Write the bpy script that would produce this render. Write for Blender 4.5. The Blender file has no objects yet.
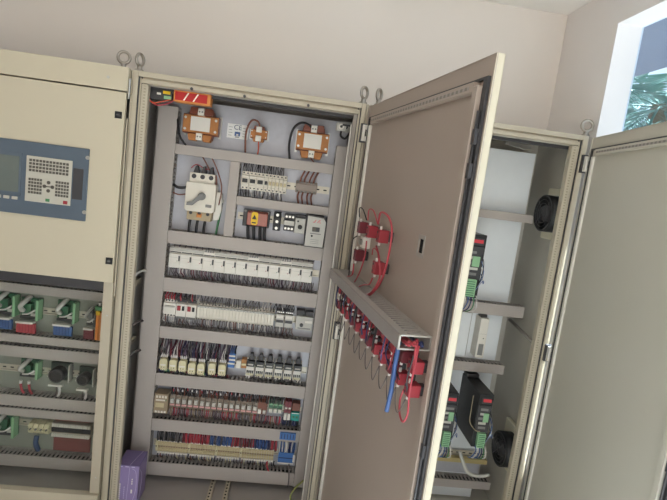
import bpy, bmesh, math, random
from mathutils import Vector, Matrix
random.seed(7)
S = bpy.context.scene
COL = S.collection
PI = math.pi

# ------------------------------------------------------------------ materials
def lin(c):
    c /= 255.0
    return c/12.92 if c <= .04045 else ((c+.055)/1.055)**2.4
def rgb(r, g, b): return (lin(r), lin(g), lin(b), 1)

MATS = {}
def mat(name, col, rough=.5, metal=0, vary=.05, scale=30, bump=0, spec=.5, emit=None):
    if name in MATS: return MATS[name]
    m = bpy.data.materials.new(name); m.use_nodes = True
    nt = m.node_tree; b = nt.nodes['Principled BSDF']
    c = rgb(*col)
    b.inputs['Roughness'].default_value = rough
    b.inputs['Metallic'].default_value = metal
    b.inputs['Specular IOR Level'].default_value = spec
    tc = nt.nodes.new('ShaderNodeTexCoord')
    n = nt.nodes.new('ShaderNodeTexNoise'); n.inputs['Scale'].default_value = scale; n.inputs['Detail'].default_value = 4
    nt.links.new(tc.outputs['Object'], n.inputs['Vector'])
    mx = nt.nodes.new('ShaderNodeMix'); mx.data_type = 'RGBA'
    mx.inputs['A'].default_value = tuple(max(0, x*(1-vary)) for x in c[:3])+(1,)
    mx.inputs['B'].default_value = tuple(min(1, x*(1+vary)) for x in c[:3])+(1,)
    nt.links.new(n.outputs['Fac'], mx.inputs['Factor'])
    nt.links.new(mx.outputs['Result'], b.inputs['Base Color'])
    if bump:
        bp = nt.nodes.new('ShaderNodeBump'); bp.inputs['Strength'].default_value = bump; bp.inputs['Distance'].default_value = .002
        nt.links.new(n.outputs['Fac'], bp.inputs['Height']); nt.links.new(bp.outputs['Normal'], b.inputs['Normal'])
    if emit:
        b.inputs['Emission Color'].default_value = rgb(*emit[0]); b.inputs['Emission Strength'].default_value = emit[1]
    MATS[name] = m
    return m

def mat_perf(name, col, hole, axis, pitch=.025, duty=.26):
    """painted steel with a row of punched holes along one object axis"""
    m = bpy.data.materials.new(name); m.use_nodes = True
    nt = m.node_tree; b = nt.nodes['Principled BSDF']; b.inputs['Roughness'].default_value = .45
    tc = nt.nodes.new('ShaderNodeTexCoord'); sp = nt.nodes.new('ShaderNodeSeparateXYZ')
    nt.links.new(tc.outputs['Object'], sp.inputs[0])
    def M(op, a, bb):
        k = nt.nodes.new('ShaderNodeMath'); k.operation = op
        nt.links.new(a, k.inputs[0]); k.inputs[1].default_value = bb
        return k.outputs[0]
    o = M('DIVIDE', sp.outputs[axis], pitch); o = M('FRACT', o, 0); o = M('SUBTRACT', o, .5); o = M('ABSOLUTE', o, 0); o = M('LESS_THAN', o, duty)
    mx = nt.nodes.new('ShaderNodeMix'); mx.data_type = 'RGBA'
    mx.inputs['A'].default_value = rgb(*col); mx.inputs['B'].default_value = rgb(*hole)
    nt.links.new(o, mx.inputs['Factor']); nt.links.new(mx.outputs['Result'], b.inputs['Base Color'])
    return m

beige = mat('beige_powder_coat', (206, 194, 170), .42, vary=.02, scale=8, bump=.02)
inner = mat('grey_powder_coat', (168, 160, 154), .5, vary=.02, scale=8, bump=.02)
shade_rail = mat('frame_shade_grey', (150, 140, 132), .5)  # frame rail greyed, its shade put into the colour
edgewhite = mat('lit_edge_and_hinge', (226, 220, 210), .35)  # pale colour imitates lit rail edges; also used on the hinges
framep = mat('frame_paint', (190, 178, 157), .42, vary=.02, scale=12)
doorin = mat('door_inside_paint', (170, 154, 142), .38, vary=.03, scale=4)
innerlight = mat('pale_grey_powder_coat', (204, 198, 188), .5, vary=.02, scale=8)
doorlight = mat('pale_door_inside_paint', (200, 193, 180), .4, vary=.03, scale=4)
paleplate = mat('white_coated_plate', (232, 234, 236), .45, vary=.03, scale=20)
galv = mat('galvanised_plate', (186, 185, 192), .42, .2, vary=.08, scale=45)
steel = mat('bright_zinc', (200, 198, 192), .3, .85, vary=.08, scale=60)
ring_m = mat('forged_zinc', (166, 158, 148), .32, .75, vary=.1, scale=80)
ductm = mat('duct_grey_pvc', (180, 170, 163), .5, vary=.02, scale=10)
ductdark = mat('duct_grey_pvc_wall', (172, 164, 158), .55, vary=.02, scale=10)
white = mat('white_plastic', (232, 226, 216), .42, vary=.02)
cream = mat('cream_plastic', (228, 220, 206), .42, vary=.03)
yellowish = mat('aged_cream_plastic', (222, 212, 174), .45, vary=.05)
termbeige = mat('terminal_beige', (204, 188, 150), .5, vary=.08, scale=60)
lgrey = mat('light_grey_plastic', (196, 192, 184), .45, vary=.03)
mgrey = mat('mid_grey_plastic', (128, 126, 124), .5, vary=.04)
dgrey = mat('dark_grey_plastic', (66, 64, 66), .5, vary=.06)
black = mat('black_plastic', (30, 29, 31), .45, vary=.1)
hole = mat('shadowed_hole', (14, 13, 13), .8)
orange = mat('transformer_orange', (180, 116, 58), .5, vary=.25, scale=40)
copperb = mat('varnished_winding', (124, 60, 36), .4, vary=.25, scale=60)
red = mat('red_plastic', (158, 48, 58), .45, vary=.08)
dred = mat('dark_red_plastic', (116, 40, 50), .45, vary=.1)
redw = mat('red_wire', (182, 68, 78), .45, vary=.08)
bluew = mat('blue_wire', (66, 94, 146), .45, vary=.08)
dbluew = mat('dark_blue_wire', (40, 48, 92), .45, vary=.1)
greyw = mat('grey_wire', (104, 96, 96), .5, vary=.12)
purplew = mat('violet_grey_wire', (88, 70, 88), .5, vary=.15)
brownw = mat('brown_wire', (128, 78, 62), .5, vary=.1)
blackw = mat('black_wire', (36, 34, 36), .5, vary=.1)
whitew = mat('white_ferrule', (232, 226, 222), .5)
greenw = mat('green_wire', (70, 128, 84), .5)
yellowm = mat('yellow_plastic', (236, 192, 30), .45)
orangep = mat('orange_plastic', (220, 140, 70), .45)
green = mat('green_circuit_board', (58, 108, 78), .4, vary=.15, scale=60)
lgreen = mat('light_green_plastic', (146, 190, 146), .4, vary=.06)
teal = mat('teal_plastic', (40, 160, 150), .45)
bluep = mat('blue_plastic', (66, 112, 176), .42)
hmiblue = mat('slate_blue_bezel', (90, 101, 113), .45, vary=.03)
screenm = mat('lcd_grey', (112, 118, 112), .25, vary=.04)
keym = mat('rubber_key', (92, 86, 78), .5)
keyplate = mat('keypad_plate', (196, 190, 176), .5, vary=.02)
purple = mat('purple_card', (148, 130, 176), .5, vary=.05, scale=14)
purpled = mat('dark_purple_card', (126, 110, 156), .5, vary=.05)
amber = mat('smoky_amber_plastic', (176, 158, 128), .35, vary=.08)
redcover = mat('brown_red_cover', (164, 96, 84), .25, vary=.12)
ledred = mat('red_display_filter', (186, 26, 24), .4)
ledwhite = mat('display_slash', (252, 236, 220), .4)
tan = mat('tan_module', (158, 138, 112), .5, vary=.06)
perf_v = mat_perf('perforated_upright', (190, 178, 157), (158, 148, 130), 2, .0125, .2)
perf_h = mat_perf('perforated_crossbar', (158, 150, 144), (126, 119, 114), 0)

# ------------------------------------------------------------------ mesh builder
class MB:
    def __init__(s): s.v = []; s.f = []; s.mi = []; s.sm = []; s.mats = []
    def m(s, mt):
        if mt not in s.mats: s.mats.append(mt)
        return s.mats.index(mt)
    def add(s, vs, fs, mt, smooth=False):
        o = len(s.v); s.v += [tuple(v) for v in vs]; k = s.m(mt)
        for f in fs: s.f.append([i+o for i in f]); s.mi.append(k); s.sm.append(smooth)
    def box(s, x0, x1, y0, y1, z0, z1, mt):
        if x0 > x1: x0, x1 = x1, x0
        if y0 > y1: y0, y1 = y1, y0
        if z0 > z1: z0, z1 = z1, z0
        vs = [(x, y, z) for x in (x0, x1) for y in (y0, y1) for z in (z0, z1)]
        s.add(vs, [(0, 1, 3, 2), (4, 6, 7, 5), (0, 4, 5, 1), (2, 3, 7, 6), (0, 2, 6, 4), (1, 5, 7, 3)], mt)
        return s
    def prism(s, poly, axis, a0, a1, mt):
        """polygon in the plane of the two other axes (ccw or not), swept along axis"""
        n = len(poly)
        def P(p, a):
            if axis == 'x': return (a, p[0], p[1])
            if axis == 'y': return (p[0], a, p[1])
            return (p[0], p[1], a)
        vs = [P(p, a0) for p in poly]+[P(p, a1) for p in poly]
        fs = [tuple(range(n)), tuple(range(2*n-1, n-1, -1))]+[(i, i+n, (i+1) % n+n, (i+1) % n) for i in range(n)]
        s.add(vs, fs, mt); return s
    def cyl(s, p0, p1, r, mt, n=14, r2=None, smooth=True):
        p0 = Vector(p0); p1 = Vector(p1); d = (p1-p0).normalized(); r2 = r if r2 is None else r2
        a = d.orthogonal().normalized(); b = d.cross(a)
        vs = []
        for p, q in ((p0, r), (p1, r2)):
            for i in range(n):
                t = 2*PI*i/n; vs.append(p+a*math.cos(t)*q+b*math.sin(t)*q)
        s.add(vs, [(i, (i+1) % n, (i+1) % n+n, i+n) for i in range(n)], mt, smooth)
        s.add(vs[:n], [tuple(range(n-1, -1, -1))], mt); s.add(vs[n:], [tuple(range(n))], mt)
        return s
    def tube(s, pts, r, mt, n=6, sub=5):
        P = [Vector(p) for p in pts]
        if sub > 1 and len(P) > 2:
            Q = []
            for i in range(len(P)-1):
                a = P[max(i-1, 0)]; b = P[i]; c = P[i+1]; d = P[min(i+2, len(P)-1)]
                for k in range(sub):
                    t = k/sub
                    Q.append(.5*((2*b)+(c-a)*t+(2*a-5*b+4*c-d)*t*t+(3*b-a-3*c+d)*t**3))
            Q.append(P[-1]); P = Q
        vs = []; ref = None
        for i, p in enumerate(P):
            d = (P[min(i+1, len(P)-1)]-P[max(i-1, 0)])
            d = d.normalized() if d.length > 1e-9 else Vector((0, 0, 1))
            if ref is None: ref = d.orthogonal().normalized()
            ref = (ref-d*ref.dot(d)); ref = ref.normalized() if ref.length > 1e-6 else d.orthogonal().normalized()
            b = d.cross(ref)
            for k in range(n):
                t = 2*PI*k/n; vs.append(p+ref*math.cos(t)*r+b*math.sin(t)*r)
        m_ = len(P)
        fs = [(i*n+k, i*n+(k+1) % n, (i+1)*n+(k+1) % n, (i+1)*n+k) for i in range(m_-1) for k in range(n)]
        fs += [tuple(range(n-1, -1, -1)), tuple(range((m_-1)*n, m_*n))]
        s.add(vs, fs, mt, True); return s
    def torus(s, c, axis, R, r, mt, n=28, k=10):
        c = Vector(c); w = Vector(axis).normalized(); a = w.orthogonal().normalized(); b = w.cross(a)
        vs = []
        for i in range(n):
            t = 2*PI*i/n; e = a*math.cos(t)+b*math.sin(t)
            for j in range(k):
                u = 2*PI*j/k; vs.append(c+e*(R+r*math.cos(u))+w*r*math.sin(u))
        s.add(vs, [(i*k+j, ((i+1) % n)*k+j, ((i+1) % n)*k+(j+1) % k, i*k+(j+1) % k) for i in range(n) for j in range(k)], mt, True)
        return s
    def ball(s, c, r, mt, n=10, sz=1):
        c = Vector(c); vs = [c+Vector((0, 0, r*sz))]
        for i in range(1, n//2):
            p = PI*i/(n//2)
            for j in range(n): t = 2*PI*j/n; vs.append(c+Vector((r*math.sin(p)*math.cos(t), r*math.sin(p)*math.sin(t), r*sz*math.cos(p))))
        vs.append(c-Vector((0, 0, r*sz))); R = n//2-1; L = len(vs)-1
        fs = [(0, 1+j, 1+(j+1) % n) for j in range(n)]
        for i in range(R-1): fs += [(1+i*n+j, 1+(i+1)*n+j, 1+(i+1)*n+(j+1) % n, 1+i*n+(j+1) % n) for j in range(n)]
        fs += [(L, 1+(R-1)*n+(j+1) % n, 1+(R-1)*n+j) for j in range(n)]
        s.add(vs, fs, mt, True); return s
    def build(s, name, parent=None, bevel=0, loc=None):
        me = bpy.data.meshes.new(name); me.from_pydata(s.v, [], s.f)
        for mt in s.mats: me.materials.append(mt)
        me.polygons.foreach_set('material_index', s.mi); me.polygons.foreach_set('use_smooth', s.sm)
        bm = bmesh.new(); bm.from_mesh(me); bmesh.ops.recalc_face_normals(bm, faces=bm.faces); bm.to_mesh(me); bm.free()
        o = bpy.data.objects.new(name, me); COL.objects.link(o)
        if parent: o.parent = parent
        if loc: o.location = loc
        if bevel:
            md = o.modifiers.new('edge', 'BEVEL'); md.width = bevel; md.segments = 2; md.limit_method = 'ANGLE'; md.harden_normals = False
        return o

def build_by(mb, name, parent, key, bevel=0):
    """one object for each group of faces; key(face centre) names the group"""
    groups = {}
    for i, f in enumerate(mb.f):
        c = [sum(mb.v[k][a] for k in f)/len(f) for a in range(3)]
        groups.setdefault(key(c), []).append(i)
    for g in sorted(groups):
        q = MB(); idx = {}
        for i in groups[g]:
            nf = []
            for k in mb.f[i]:
                if k not in idx: idx[k] = len(q.v); q.v.append(mb.v[k])
                nf.append(idx[k])
            q.f.append(nf); q.mi.append(q.m(mb.mats[mb.mi[i]])); q.sm.append(mb.sm[i])
        q.build(name, parent, bevel)
def tag(o, label, cat, group=None, kind=None):
    o['label'] = label; o['category'] = cat
    if group: o['group'] = group
    if kind: o['kind'] = kind
    return o
def thing(name, label, cat, loc=(0, 0, 0), rotz=0, group=None):
    o = bpy.data.objects.new(name, None); COL.objects.link(o); o.empty_display_size = .05
    o.location = loc; o.rotation_euler = (0, 0, rotz)
    return tag(o, label, cat, group)
def structure(o): o['kind'] = 'structure'; return o
def stuff(o, label, cat, group=None): return tag(o, label, cat, group, 'stuff')
def dup(root, loc, label=None):
    r = root.copy(); COL.objects.link(r); r.location = loc
    if label: r['label'] = label
    for ch in list(root.children):
        c = ch.copy(); COL.objects.link(c); c.parent = r
        for g in list(ch.children):
            d = g.copy(); COL.objects.link(d); d.parent = c
    return r
def text(body, size, mt, name, parent=None, loc=(0, 0, 0), rot=(PI/2, 0, 0), depth=.0004):
    cu = bpy.data.curves.new(name, 'FONT'); cu.body = body; cu.size = size; cu.extrude = depth
    cu.align_x = 'CENTER'; cu.align_y = 'CENTER'
    t = bpy.data.objects.new(name+'_source', cu); COL.objects.link(t)
    me = bpy.data.meshes.new_from_object(t); bpy.data.objects.remove(t)
    me.materials.clear(); me.materials.append(mt)
    o = bpy.data.objects.new(name, me); COL.objects.link(o); o.parent = parent; o.location = loc; o.rotation_euler = rot
    return o
ONES = 'first second third fourth fifth sixth seventh eighth ninth tenth eleventh twelfth thirteenth fourteenth fifteenth sixteenth seventeenth eighteenth nineteenth'.split()
def nth(i):
    """0 -> first"""
    i += 1
    if i < 20: return ONES[i-1]
    T = {20: 'twenty', 30: 'thirty', 40: 'forty', 50: 'fifty'}; t = i//10*10
    if i % 10 == 0: return {20: 'twentieth', 30: 'thirtieth', 40: 'fortieth', 50: 'fiftieth'}[t]
    return T[t]+'-'+ONES[i % 10-1]

# ------------------------------------------------------------------ camera
cam = bpy.data.cameras.new('camera'); co = bpy.data.objects.new('camera', cam); COL.objects.link(co)
cam.sensor_width = 36; cam.lens = 36*500/667; cam.clip_start = .05; cam.clip_end = 200
Rm = ((0.98937579, 0.08463912, -0.11820219), (-0.06730438, 0.98733914, 0.14363687), (0.12886295, -0.13415532, 0.98254602))
M = Matrix.Identity(4)
for i in range(3):
    M[i][0] = Rm[i][0]; M[i][1] = Rm[i][2]; M[i][2] = -Rm[i][1]
M[0][3], M[1][3], M[2][3] = 0.73885, -2.19804, 1.75284
co.matrix_world = M
S.camera = co

# ------------------------------------------------------------------ room
TOP = 2.1
wall_m = mat('wall_plaster', (226, 217, 210), .85, vary=.025, scale=3, bump=.12, spec=.2)
wall_r = mat('side_wall_plaster', (228, 222, 220), .85, vary=.025, scale=3, bump=.12, spec=.2)
ceil_m = mat('ceiling_plaster', (240, 235, 230), .85, vary=.02, scale=3, bump=.1, spec=.2)
floor_m = mat('floor_tiles', (206, 200, 192), .4, vary=.08, scale=5)
WX = 2.04; CZ = 2.775; WY = .5; FR = -3.4; LX = -3.2
structure(MB().box(LX-.15, WX+.12, WY, WY+.15, 0, CZ+.2, wall_m).build('wall_back'))
structure(MB().box(LX-.15, 2.15, FR, WY, CZ, CZ+.2, ceil_m).build('ceiling'))
structure(MB().box(LX-.15, 2.15, FR, WY+.15, -.12, 0, floor_m).build('floor'))
structure(MB().box(LX-.15, LX, FR, WY, 0, CZ, wall_m).build('wall_left'))
w = MB(); w.box(LX-.15, -.4, FR-.15, FR, 0, CZ, wall_m); w.box(1.9, 2.16, FR-.15, FR, 0, CZ, wall_m); w.box(-.4, 1.9, FR-.15, FR, 2.55, CZ, wall_m)  # unseen opening, placed and sized to brighten back wall and ceiling
structure(w.build('wall_front'))
# side wall with its window opening (Y -1.5 .. 0.02, Z 1.0 .. 2.595)
wy0, wy1, wz0, wz1 = -3.0, .02, .5, 2.595
w = MB()
yy = [FR, wy0, wy1, WY]; zz = [0, wz0, wz1, CZ]
for i in range(3):
    for k in range(3):
        if i == 1 and k == 1: continue
        w.box(WX, WX+.12, yy[i], yy[i+1], zz[k], zz[k+1], wall_r)
structure(w.build('wall_right'))
g = bpy.data.materials.new('window_glass'); g.use_nodes = True
nt = g.node_tree; nt.nodes.clear()
out = nt.nodes.new('ShaderNodeOutputMaterial'); tr = nt.nodes.new('ShaderNodeBsdfTransparent'); gl = nt.nodes.new('ShaderNodeBsdfGlossy'); mx = nt.nodes.new('ShaderNodeMixShader')
tr.inputs[0].default_value = (.78, .89, 1, 1); gl.inputs['Roughness'].default_value = .03; mx.inputs[0].default_value = .06
nt.links.new(tr.outputs[0], mx.inputs[1]); nt.links.new(gl.outputs[0], mx.inputs[2]); nt.links.new(mx.outputs[0], out.inputs[0])
wf = mat('window_frame_white', (222, 222, 222), .4)
win = structure(MB().box(WX+.113, WX+.118, wy0, wy1, wz0, wz1, g).build('window_1'))
f = MB()
f.box(WX+.118, WX+.135, wy0, wy0+.04, wz0, wz1, wf); f.box(WX+.118, WX+.135, wy0, wy1, wz0, wz0+.04, wf)
fo = f.build('window_frame', win)
fo['kind'] = 'structure'
# outside: eave, ground, palm
eave = mat('eave_soffit', (92, 96, 112), .8, vary=.04, scale=4)
structure(MB().box(2.15, 3.1, -4.5, 7, 2.80, 3.0, eave).build('roof_eave'))
gm = mat('outdoor_paving', (112, 111, 108), .9, vary=.1, scale=1.5)
structure(MB().box(-30, 30, -40, 40, -.3, -.125, gm).build('ground'))

def palm(x, y, h, label, n=26, L=1.9):
    t = thing('palm_tree', label, 'tree', (x, y, -.125))
    bark = mat('palm_bark', (112, 94, 74), .9, vary=.25, scale=20, bump=.5)
    lf = mat('palm_leaf', (92, 128, 118), .42, vary=.25, scale=6)
    tr = MB()
    for i in range(14):
        z0 = h*i/14; z1 = h*(i+1)/14
        tr.cyl((0, 0, z0), (0, 0, z1+.03), .15, bark, 12, .125)
    tr.build('trunk', t)
    for i in range(n):
        a = i*2.399; el = .95-1.5*(i/n); fr = MB()
        d = Vector((math.cos(a), math.sin(a), 0)); pts = []
        for k in range(9):
            s_ = k/8; pts.append(Vector((0, 0, h))+d*(L*s_*math.cos(el*.7))+Vector((0, 0, L*(s_*math.sin(el)-.55*s_*s_))))
        fr.tube(pts, .014, lf, 5, 2)
        side = d.cross(Vector((0, 0, 1)))
        for k in range(1, 33):
            s_ = .15+.85*k/33; q = s_*8; j = min(int(q), 7); p = pts[j].lerp(pts[j+1], q-j); tan_ = (pts[j+1]-pts[j]).normalized()
            ln = .55*math.sin(PI*min(1, .25+.75*s_))**.6+.12
            for sg in (-1, 1):
                e = p+side*sg*ln*.75+tan_*ln*.55+Vector((0, 0, -.18*ln-random.random()*.1))
                mid = p.lerp(e, .4); wv = tan_*.022
                fr.add([p, mid+wv, e, mid-wv+Vector((0, 0, -.012))], [(0, 1, 2), (0, 2, 3)], lf)
        fr.build('frond', t)
palm(4.95, 3.7, 3.25, 'feathery green palm tree outside the window, just beyond the eave', 30, 1.55)
palm(8.3, 7.0, 3.9, 'taller palm tree standing farther out beyond the window', 26, 1.9)

# ------------------------------------------------------------------ light
W = bpy.data.worlds.new('sky'); S.world = W; W.use_nodes = True
bg = W.node_tree.nodes['Background']; bg.inputs[0].default_value = (.93, .97, 1.0, 1); bg.inputs[1].default_value = 1.0
sun = bpy.data.lights.new('sun', 'SUN'); sun.energy = 40.0; sun.angle = .02; sun.color = (1, .95, .86)
so = bpy.data.objects.new('sun', sun); COL.objects.link(so)
so.rotation_euler = Vector((-1, -.03, -1.1)).to_track_quat('-Z', 'Y').to_euler()
S.view_settings.view_transform = 'Standard'; S.view_settings.look = 'None'; S.view_settings.gamma = 1; S.view_settings.use_curve_mapping = False
S.view_settings.exposure = .62
S.cycles.use_denoising = True; S.cycles.max_bounces = 10; S.cycles.diffuse_bounces = 6; S.cycles.transparent_max_bounces = 12

# ------------------------------------------------------------------ cabinets
def eyebolt(parent, x, ang, y=.05):
    e = MB(); z = TOP+.0
    e.cyl((x, y, z), (x, y, z+.012), .021, ring_m, 20, .017)
    e.cyl((x, y, z+.012), (x, y, z+.026), .011, ring_m, 14)
    e.torus((x, y, z+.052), (math.sin(ang), -math.cos(ang), 0), .0235, .0066, ring_m)
    e.build('eyebolt', parent)

def carcass(root, W, depth=.4, inner=inner):
    """local: X 0..W, front Y 0"""
    o = MB(); o.box(0, .002, .03, depth, .1, TOP, inner); o.box(W-.002, W, .03, depth, .1, TOP, inner); o.build('side_panel', root)
    MB().box(.002, W-.002, depth-.003, depth, .1, TOP-.002, inner).build('back_panel', root)
    MB().box(0, W, .028, depth, TOP-.003, TOP, beige).build('roof_panel', root)
    MB().box(.002, W-.002, .03, depth-.003, .1, .12, inner).build('bottom_panel', root)
    MB().box(.01, W-.01, .02, depth-.01, 0, .1, dgrey).build('plinth', root)
    # frame: outer lip, groove, perforated inner rail
    fr = MB()
    for x0, sg in ((0, 1), (W, -1)):
        def bx(a, b, y0, y1, mt, z0=.1, z1=TOP): fr.box(x0+sg*a, x0+sg*b, y0, y1, z0, z1, mt)
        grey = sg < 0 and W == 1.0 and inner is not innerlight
        bx(.001, .010, .008, .03, framep); bx(.010, .0125, .016, .03, hole); bx(.0125, .031, -.001, .03, framep); bx(.031, .0345, .004, .03, dgrey); bx(.0345, .043, .012, .03, framep)
        bx(.043, .046, .008, .03, dgrey)
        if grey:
            bx(.046, .061, .004, .035, shade_rail, .15, TOP-.05); bx(.061, .066, .03, .055, edgewhite, .15, TOP-.09)  # inner rail shaded and its edge lit by colour alone
        else:
            bx(.046, .073, .003, .035, framep, .15, TOP-.05); bx(.055, .064, .0024, .01, perf_v, .155, TOP-.056)
    fr.box(.032, W-.032, -.001, .03, TOP-.022, TOP-.0005, framep); fr.box(.032, W-.032, .012, .03, TOP-.03, TOP-.022, framep)
    fr.box(.043, W-.043, .003, .035, TOP-.047, TOP-.03, framep)
    fr.box(.032, W-.032, -.001, .03, .1, .15, framep)
    fr.box(.05, W-.05, .035, .05, TOP-.05, TOP-.035, inner)
    fr.box(.05, W-.05, .06, .085, TOP-.062, TOP-.03, dgrey); fr.box(.05, W-.05, .13, .16, TOP-.05, TOP-.003, dgrey); fr.box(.01, W-.01, .036, depth-.01, TOP-.008, TOP-.0035, dgrey)  # last dark sheet paints in the shade under the roof
    fr.build('frame', root, .0012)

def hinge(parent, x, z, y=-.004, name='hinge'):
    h = MB(); h.box(x-.019, x+.013, y-.012, y+.004, z-.04, z+.04, dgrey); h.box(x-.012, x+.008, y-.024, y, z-.034, z+.034, edgewhite)
    h.cyl((x-.006, y-.026, z-.03), (x-.006, y-.026, z+.03), .007, edgewhite, 12)
    h.box(x+.0, x+.006, y-.0255, y-.012, z-.014, z+.014, hole)
    h.build(name, parent, .001)

# --- middle cabinet
mid = thing('control_cabinet', 'open grey control cabinet filled with rows of relays, wide door swung open', 'cabinet', (0, 0, 0))
carcass(mid, 1.0)
MB().box(.05, .95, .297, .3, .13, 2.045, galv).build('mounting_plate', mid, .001)
eyebolt(mid, .017, PI/2*.78); eyebolt(mid, .977, .85)
for z in (1.975, 1.09): hinge(mid, .993, z)
br = MB(); br.box(.003, .022, .06, .30, 1.135, 1.165, framep); br.build('side_rail', mid, .001)
br = MB(); br.box(.003, .02, .06, .30, .84, .86, framep); br.build('side_rail', mid, .001)
for x in (.482, .56):
    r_ = MB(); r_.box(x-.011, x+.011, .035, .29, .12, .148, framep)
    for k in range(9): r_.box(x-.004, x+.004, .045+k*.026, .055+k*.026, .147, .1487, hole)
    r_.build('floor_rail', mid)
cb = MB(); cb.prism([(.90, 2.035), (.955, 2.04), (.962, 2.0), (.935, 1.985), (.905, 1.998)], 'y', .2, .206, steel)
cb.cyl((.925, .196, 2.012), (.925, .208, 2.012), .011, hole, 12); cb.build('corner_bracket', mid, .001)
sc = MB()
for x in (.25, .47, .74): sc.cyl((x, -.004, TOP-.042), (x, .01, TOP-.042), .006, dgrey, 10)
build_by(sc, 'frame_plug', mid, lambda c: round(c[0], 1))

# --- left cabinet (front panels closed above, open bay below)
LW = .8
left = thing('control_cabinet', 'closed beige control cabinet with a blue operator panel above an open bay', 'cabinet', (-LW-.002, 0, 0))
o = MB(); o.box(0, .002, .01, .4, .1, TOP, inner); o.box(LW-.002, LW, .03, .4, .1, TOP, inner); o.build('side_panel', left)
MB().box(.002, LW-.002, .397, .4, .1, TOP-.002, inner).build('back_panel', left)
MB().box(0, LW, .0, .4, TOP-.003, TOP, beige).build('roof_panel', left)
MB().box(.002, LW-.002, .0, .397, .1, .12, inner).build('bottom_panel', left)
MB().box(.01, LW-.01, .02, .39, 0, .1, dgrey).build('plinth', left)
MB().box(0, LW-.001, -.02, .012, 2.009, 2.104, beige).build('header_panel', left, .002)
sw = MB().box(0, LW-.004, -.022, -.002, 1.2, 2.003, beige).build('swing_panel', left, .0025)
for x, z in ((LW-.028, 1.909), (LW-.024, 1.295)):
    k = MB(); k.box(x-.014, x+.014, -.026, -.021, z-.014, z+.014, black); k.cyl((x, -.029, z), (x, -.025, z), .008, dgrey, 16); k.box(x-.006, x+.006, -.0298, -.028, z-.0015, z+.0015, mgrey)
    k.build('lock', sw, .001)
rv = MB(); rv.cyl((LW-.08, -.0215, 2.054), (LW-.08, -.019, 2.054), .006, lgrey, 12); rv.build('rivet', left)
po = MB()
for a, b in ((0, .042), (LW-.044, LW-.003)):
    po.box(a, b, -.012, .02, .2, 1.199, framep); po.box(a+.006, b-.006, .02, .05, .12, 1.2, framep)
for x in (.008, LW-.03): po.cyl((x+.01, -.0135, 1.05), (x+.01, -.011, 1.05), .004, lgrey, 10); po.cyl((x+.01, -.0135, .28), (x+.01, -.011, .28), .004, lgrey, 10)
build_by(po, 'corner_post', left, lambda c: c[0] > .4, .0015)
MB().box(0, LW-.003, -.022, .012, .1, .196, beige).build('kick_panel', left, .002)
MB().box(.042, LW-.044, -.002, .012, 1.155, 1.199, dgrey).build('cross_bar', left, .001)
MB().box(.03, LW-.03, .262, .265, .13, 1.25, mat('grey_green_plate', (150, 152, 140), .5, vary=.04)).build('mounting_plate', left, .001)
pane = bpy.data.materials.new('smoky_acrylic'); pane.use_nodes = True
nt = pane.node_tree; nt.nodes.clear()
out = nt.nodes.new('ShaderNodeOutputMaterial'); tr = nt.nodes.new('ShaderNodeBsdfTransparent'); gl = nt.nodes.new('ShaderNodeBsdfGlossy'); mx = nt.nodes.new('ShaderNodeMixShader')
tr.inputs[0].default_value = (.98, .99, .98, 1); gl.inputs['Roughness'].default_value = .05; mx.inputs[0].default_value = .03
nt.links.new(tr.outputs[0], mx.inputs[1]); nt.links.new(gl.outputs[0], mx.inputs[2]); nt.links.new(mx.outputs[0], out.inputs[0])
MB().box(.04, LW-.043, .004, .007, .19, 1.158, pane).build('viewing_pane', left)
eyebolt(left, LW-.047, .15)
hg = MB(); hg.cyl((LW+.004, -.012, 1.98), (LW+.004, -.012, 2.06), .0045, steel, 10); hg.box(LW-.003, LW+.008, -.014, .0, 2.0, 2.006, framep)
hg.build('hinge', left)
hg = MB(); hg.cyl((LW+.004, -.012, 1.14), (LW+.004, -.012, 1.9), .0035, framep, 8); hg.build('seal_strip', left)

# operator panel
op = thing('operator_panel', 'slate blue operator panel with grey screen and keypad on the beige cabinet', 'operator panel', (-.40, -.022, 1.604))
b = MB(); b.box(-.27, .267, -.008, 0, -.151, .151, hmiblue); b.build('bezel', op, .003)
s_ = MB(); s_.box(-.205, .003, -.011, -.008, -.075, .10, hmiblue); s_.box(-.195, -.006, -.0118, -.0109, -.062, .085, screenm); s_.build('screen', op, .0012)
kp = MB(); kp.box(.022, .204, -.012, -.008, -.093, .094, keyplate); kp = kp.build('keypad', op, .001)
kk = MB(); yq = -.0135
for c in range(12):
    for r_ in range(4):
        kk.box(.034+c*.0133, .034+c*.0133+.0098, yq, -.0115, .082-r_*.0137, .082-r_*.0137-.0098, keym)
for c in range(5):
    for r_ in range(5):
        kk.box(.034+c*.0112, .034+c*.0112+.0085, yq, -.0115, .004-r_*.0135, .004-r_*.0135-.0098, keym)
        kk.box(.142+c*.0112, .142+c*.0112+.0085, yq, -.0115, .004-r_*.0135, .004-r_*.0135-.0098, keym)
for dx, dz in ((-.016, 0), (.016, 0), (0, .017), (0, -.017)): kk.cyl((.114+dx, yq, -.024+dz), (.114+dx, -.0115, -.024+dz), .0075, keym, 10)
kk.box(.098, .130, yq, -.0115, -.026, -.022, keym)
kk.box(.105, .121, yq, -.0115, -.086, -.074, greenw); kk.box(.176, .193, yq, -.0115, -.088, -.074, red)
build_by(kk, 'key', kp, lambda c: 0 if c[2] > .015 else (1 if c[2] < -.07 and c[0] < .15 else (4 if c[2] < -.07 else (2 if c[0] < .1 and not (c[0] > .09) else (3 if c[0] < .139 else 5)))))
MB().box(.208, .249, -.0095, -.007, -.063, .066, dgrey).build('blank_cover', op, .001)
fk = MB()
for i in range(6): fk.box(-.195+i*.033, -.173+i*.033, -.0125, -.007, -.093, -.081, keyplate)
fk.build('function_key', op, .001)
cl = MB()
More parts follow.
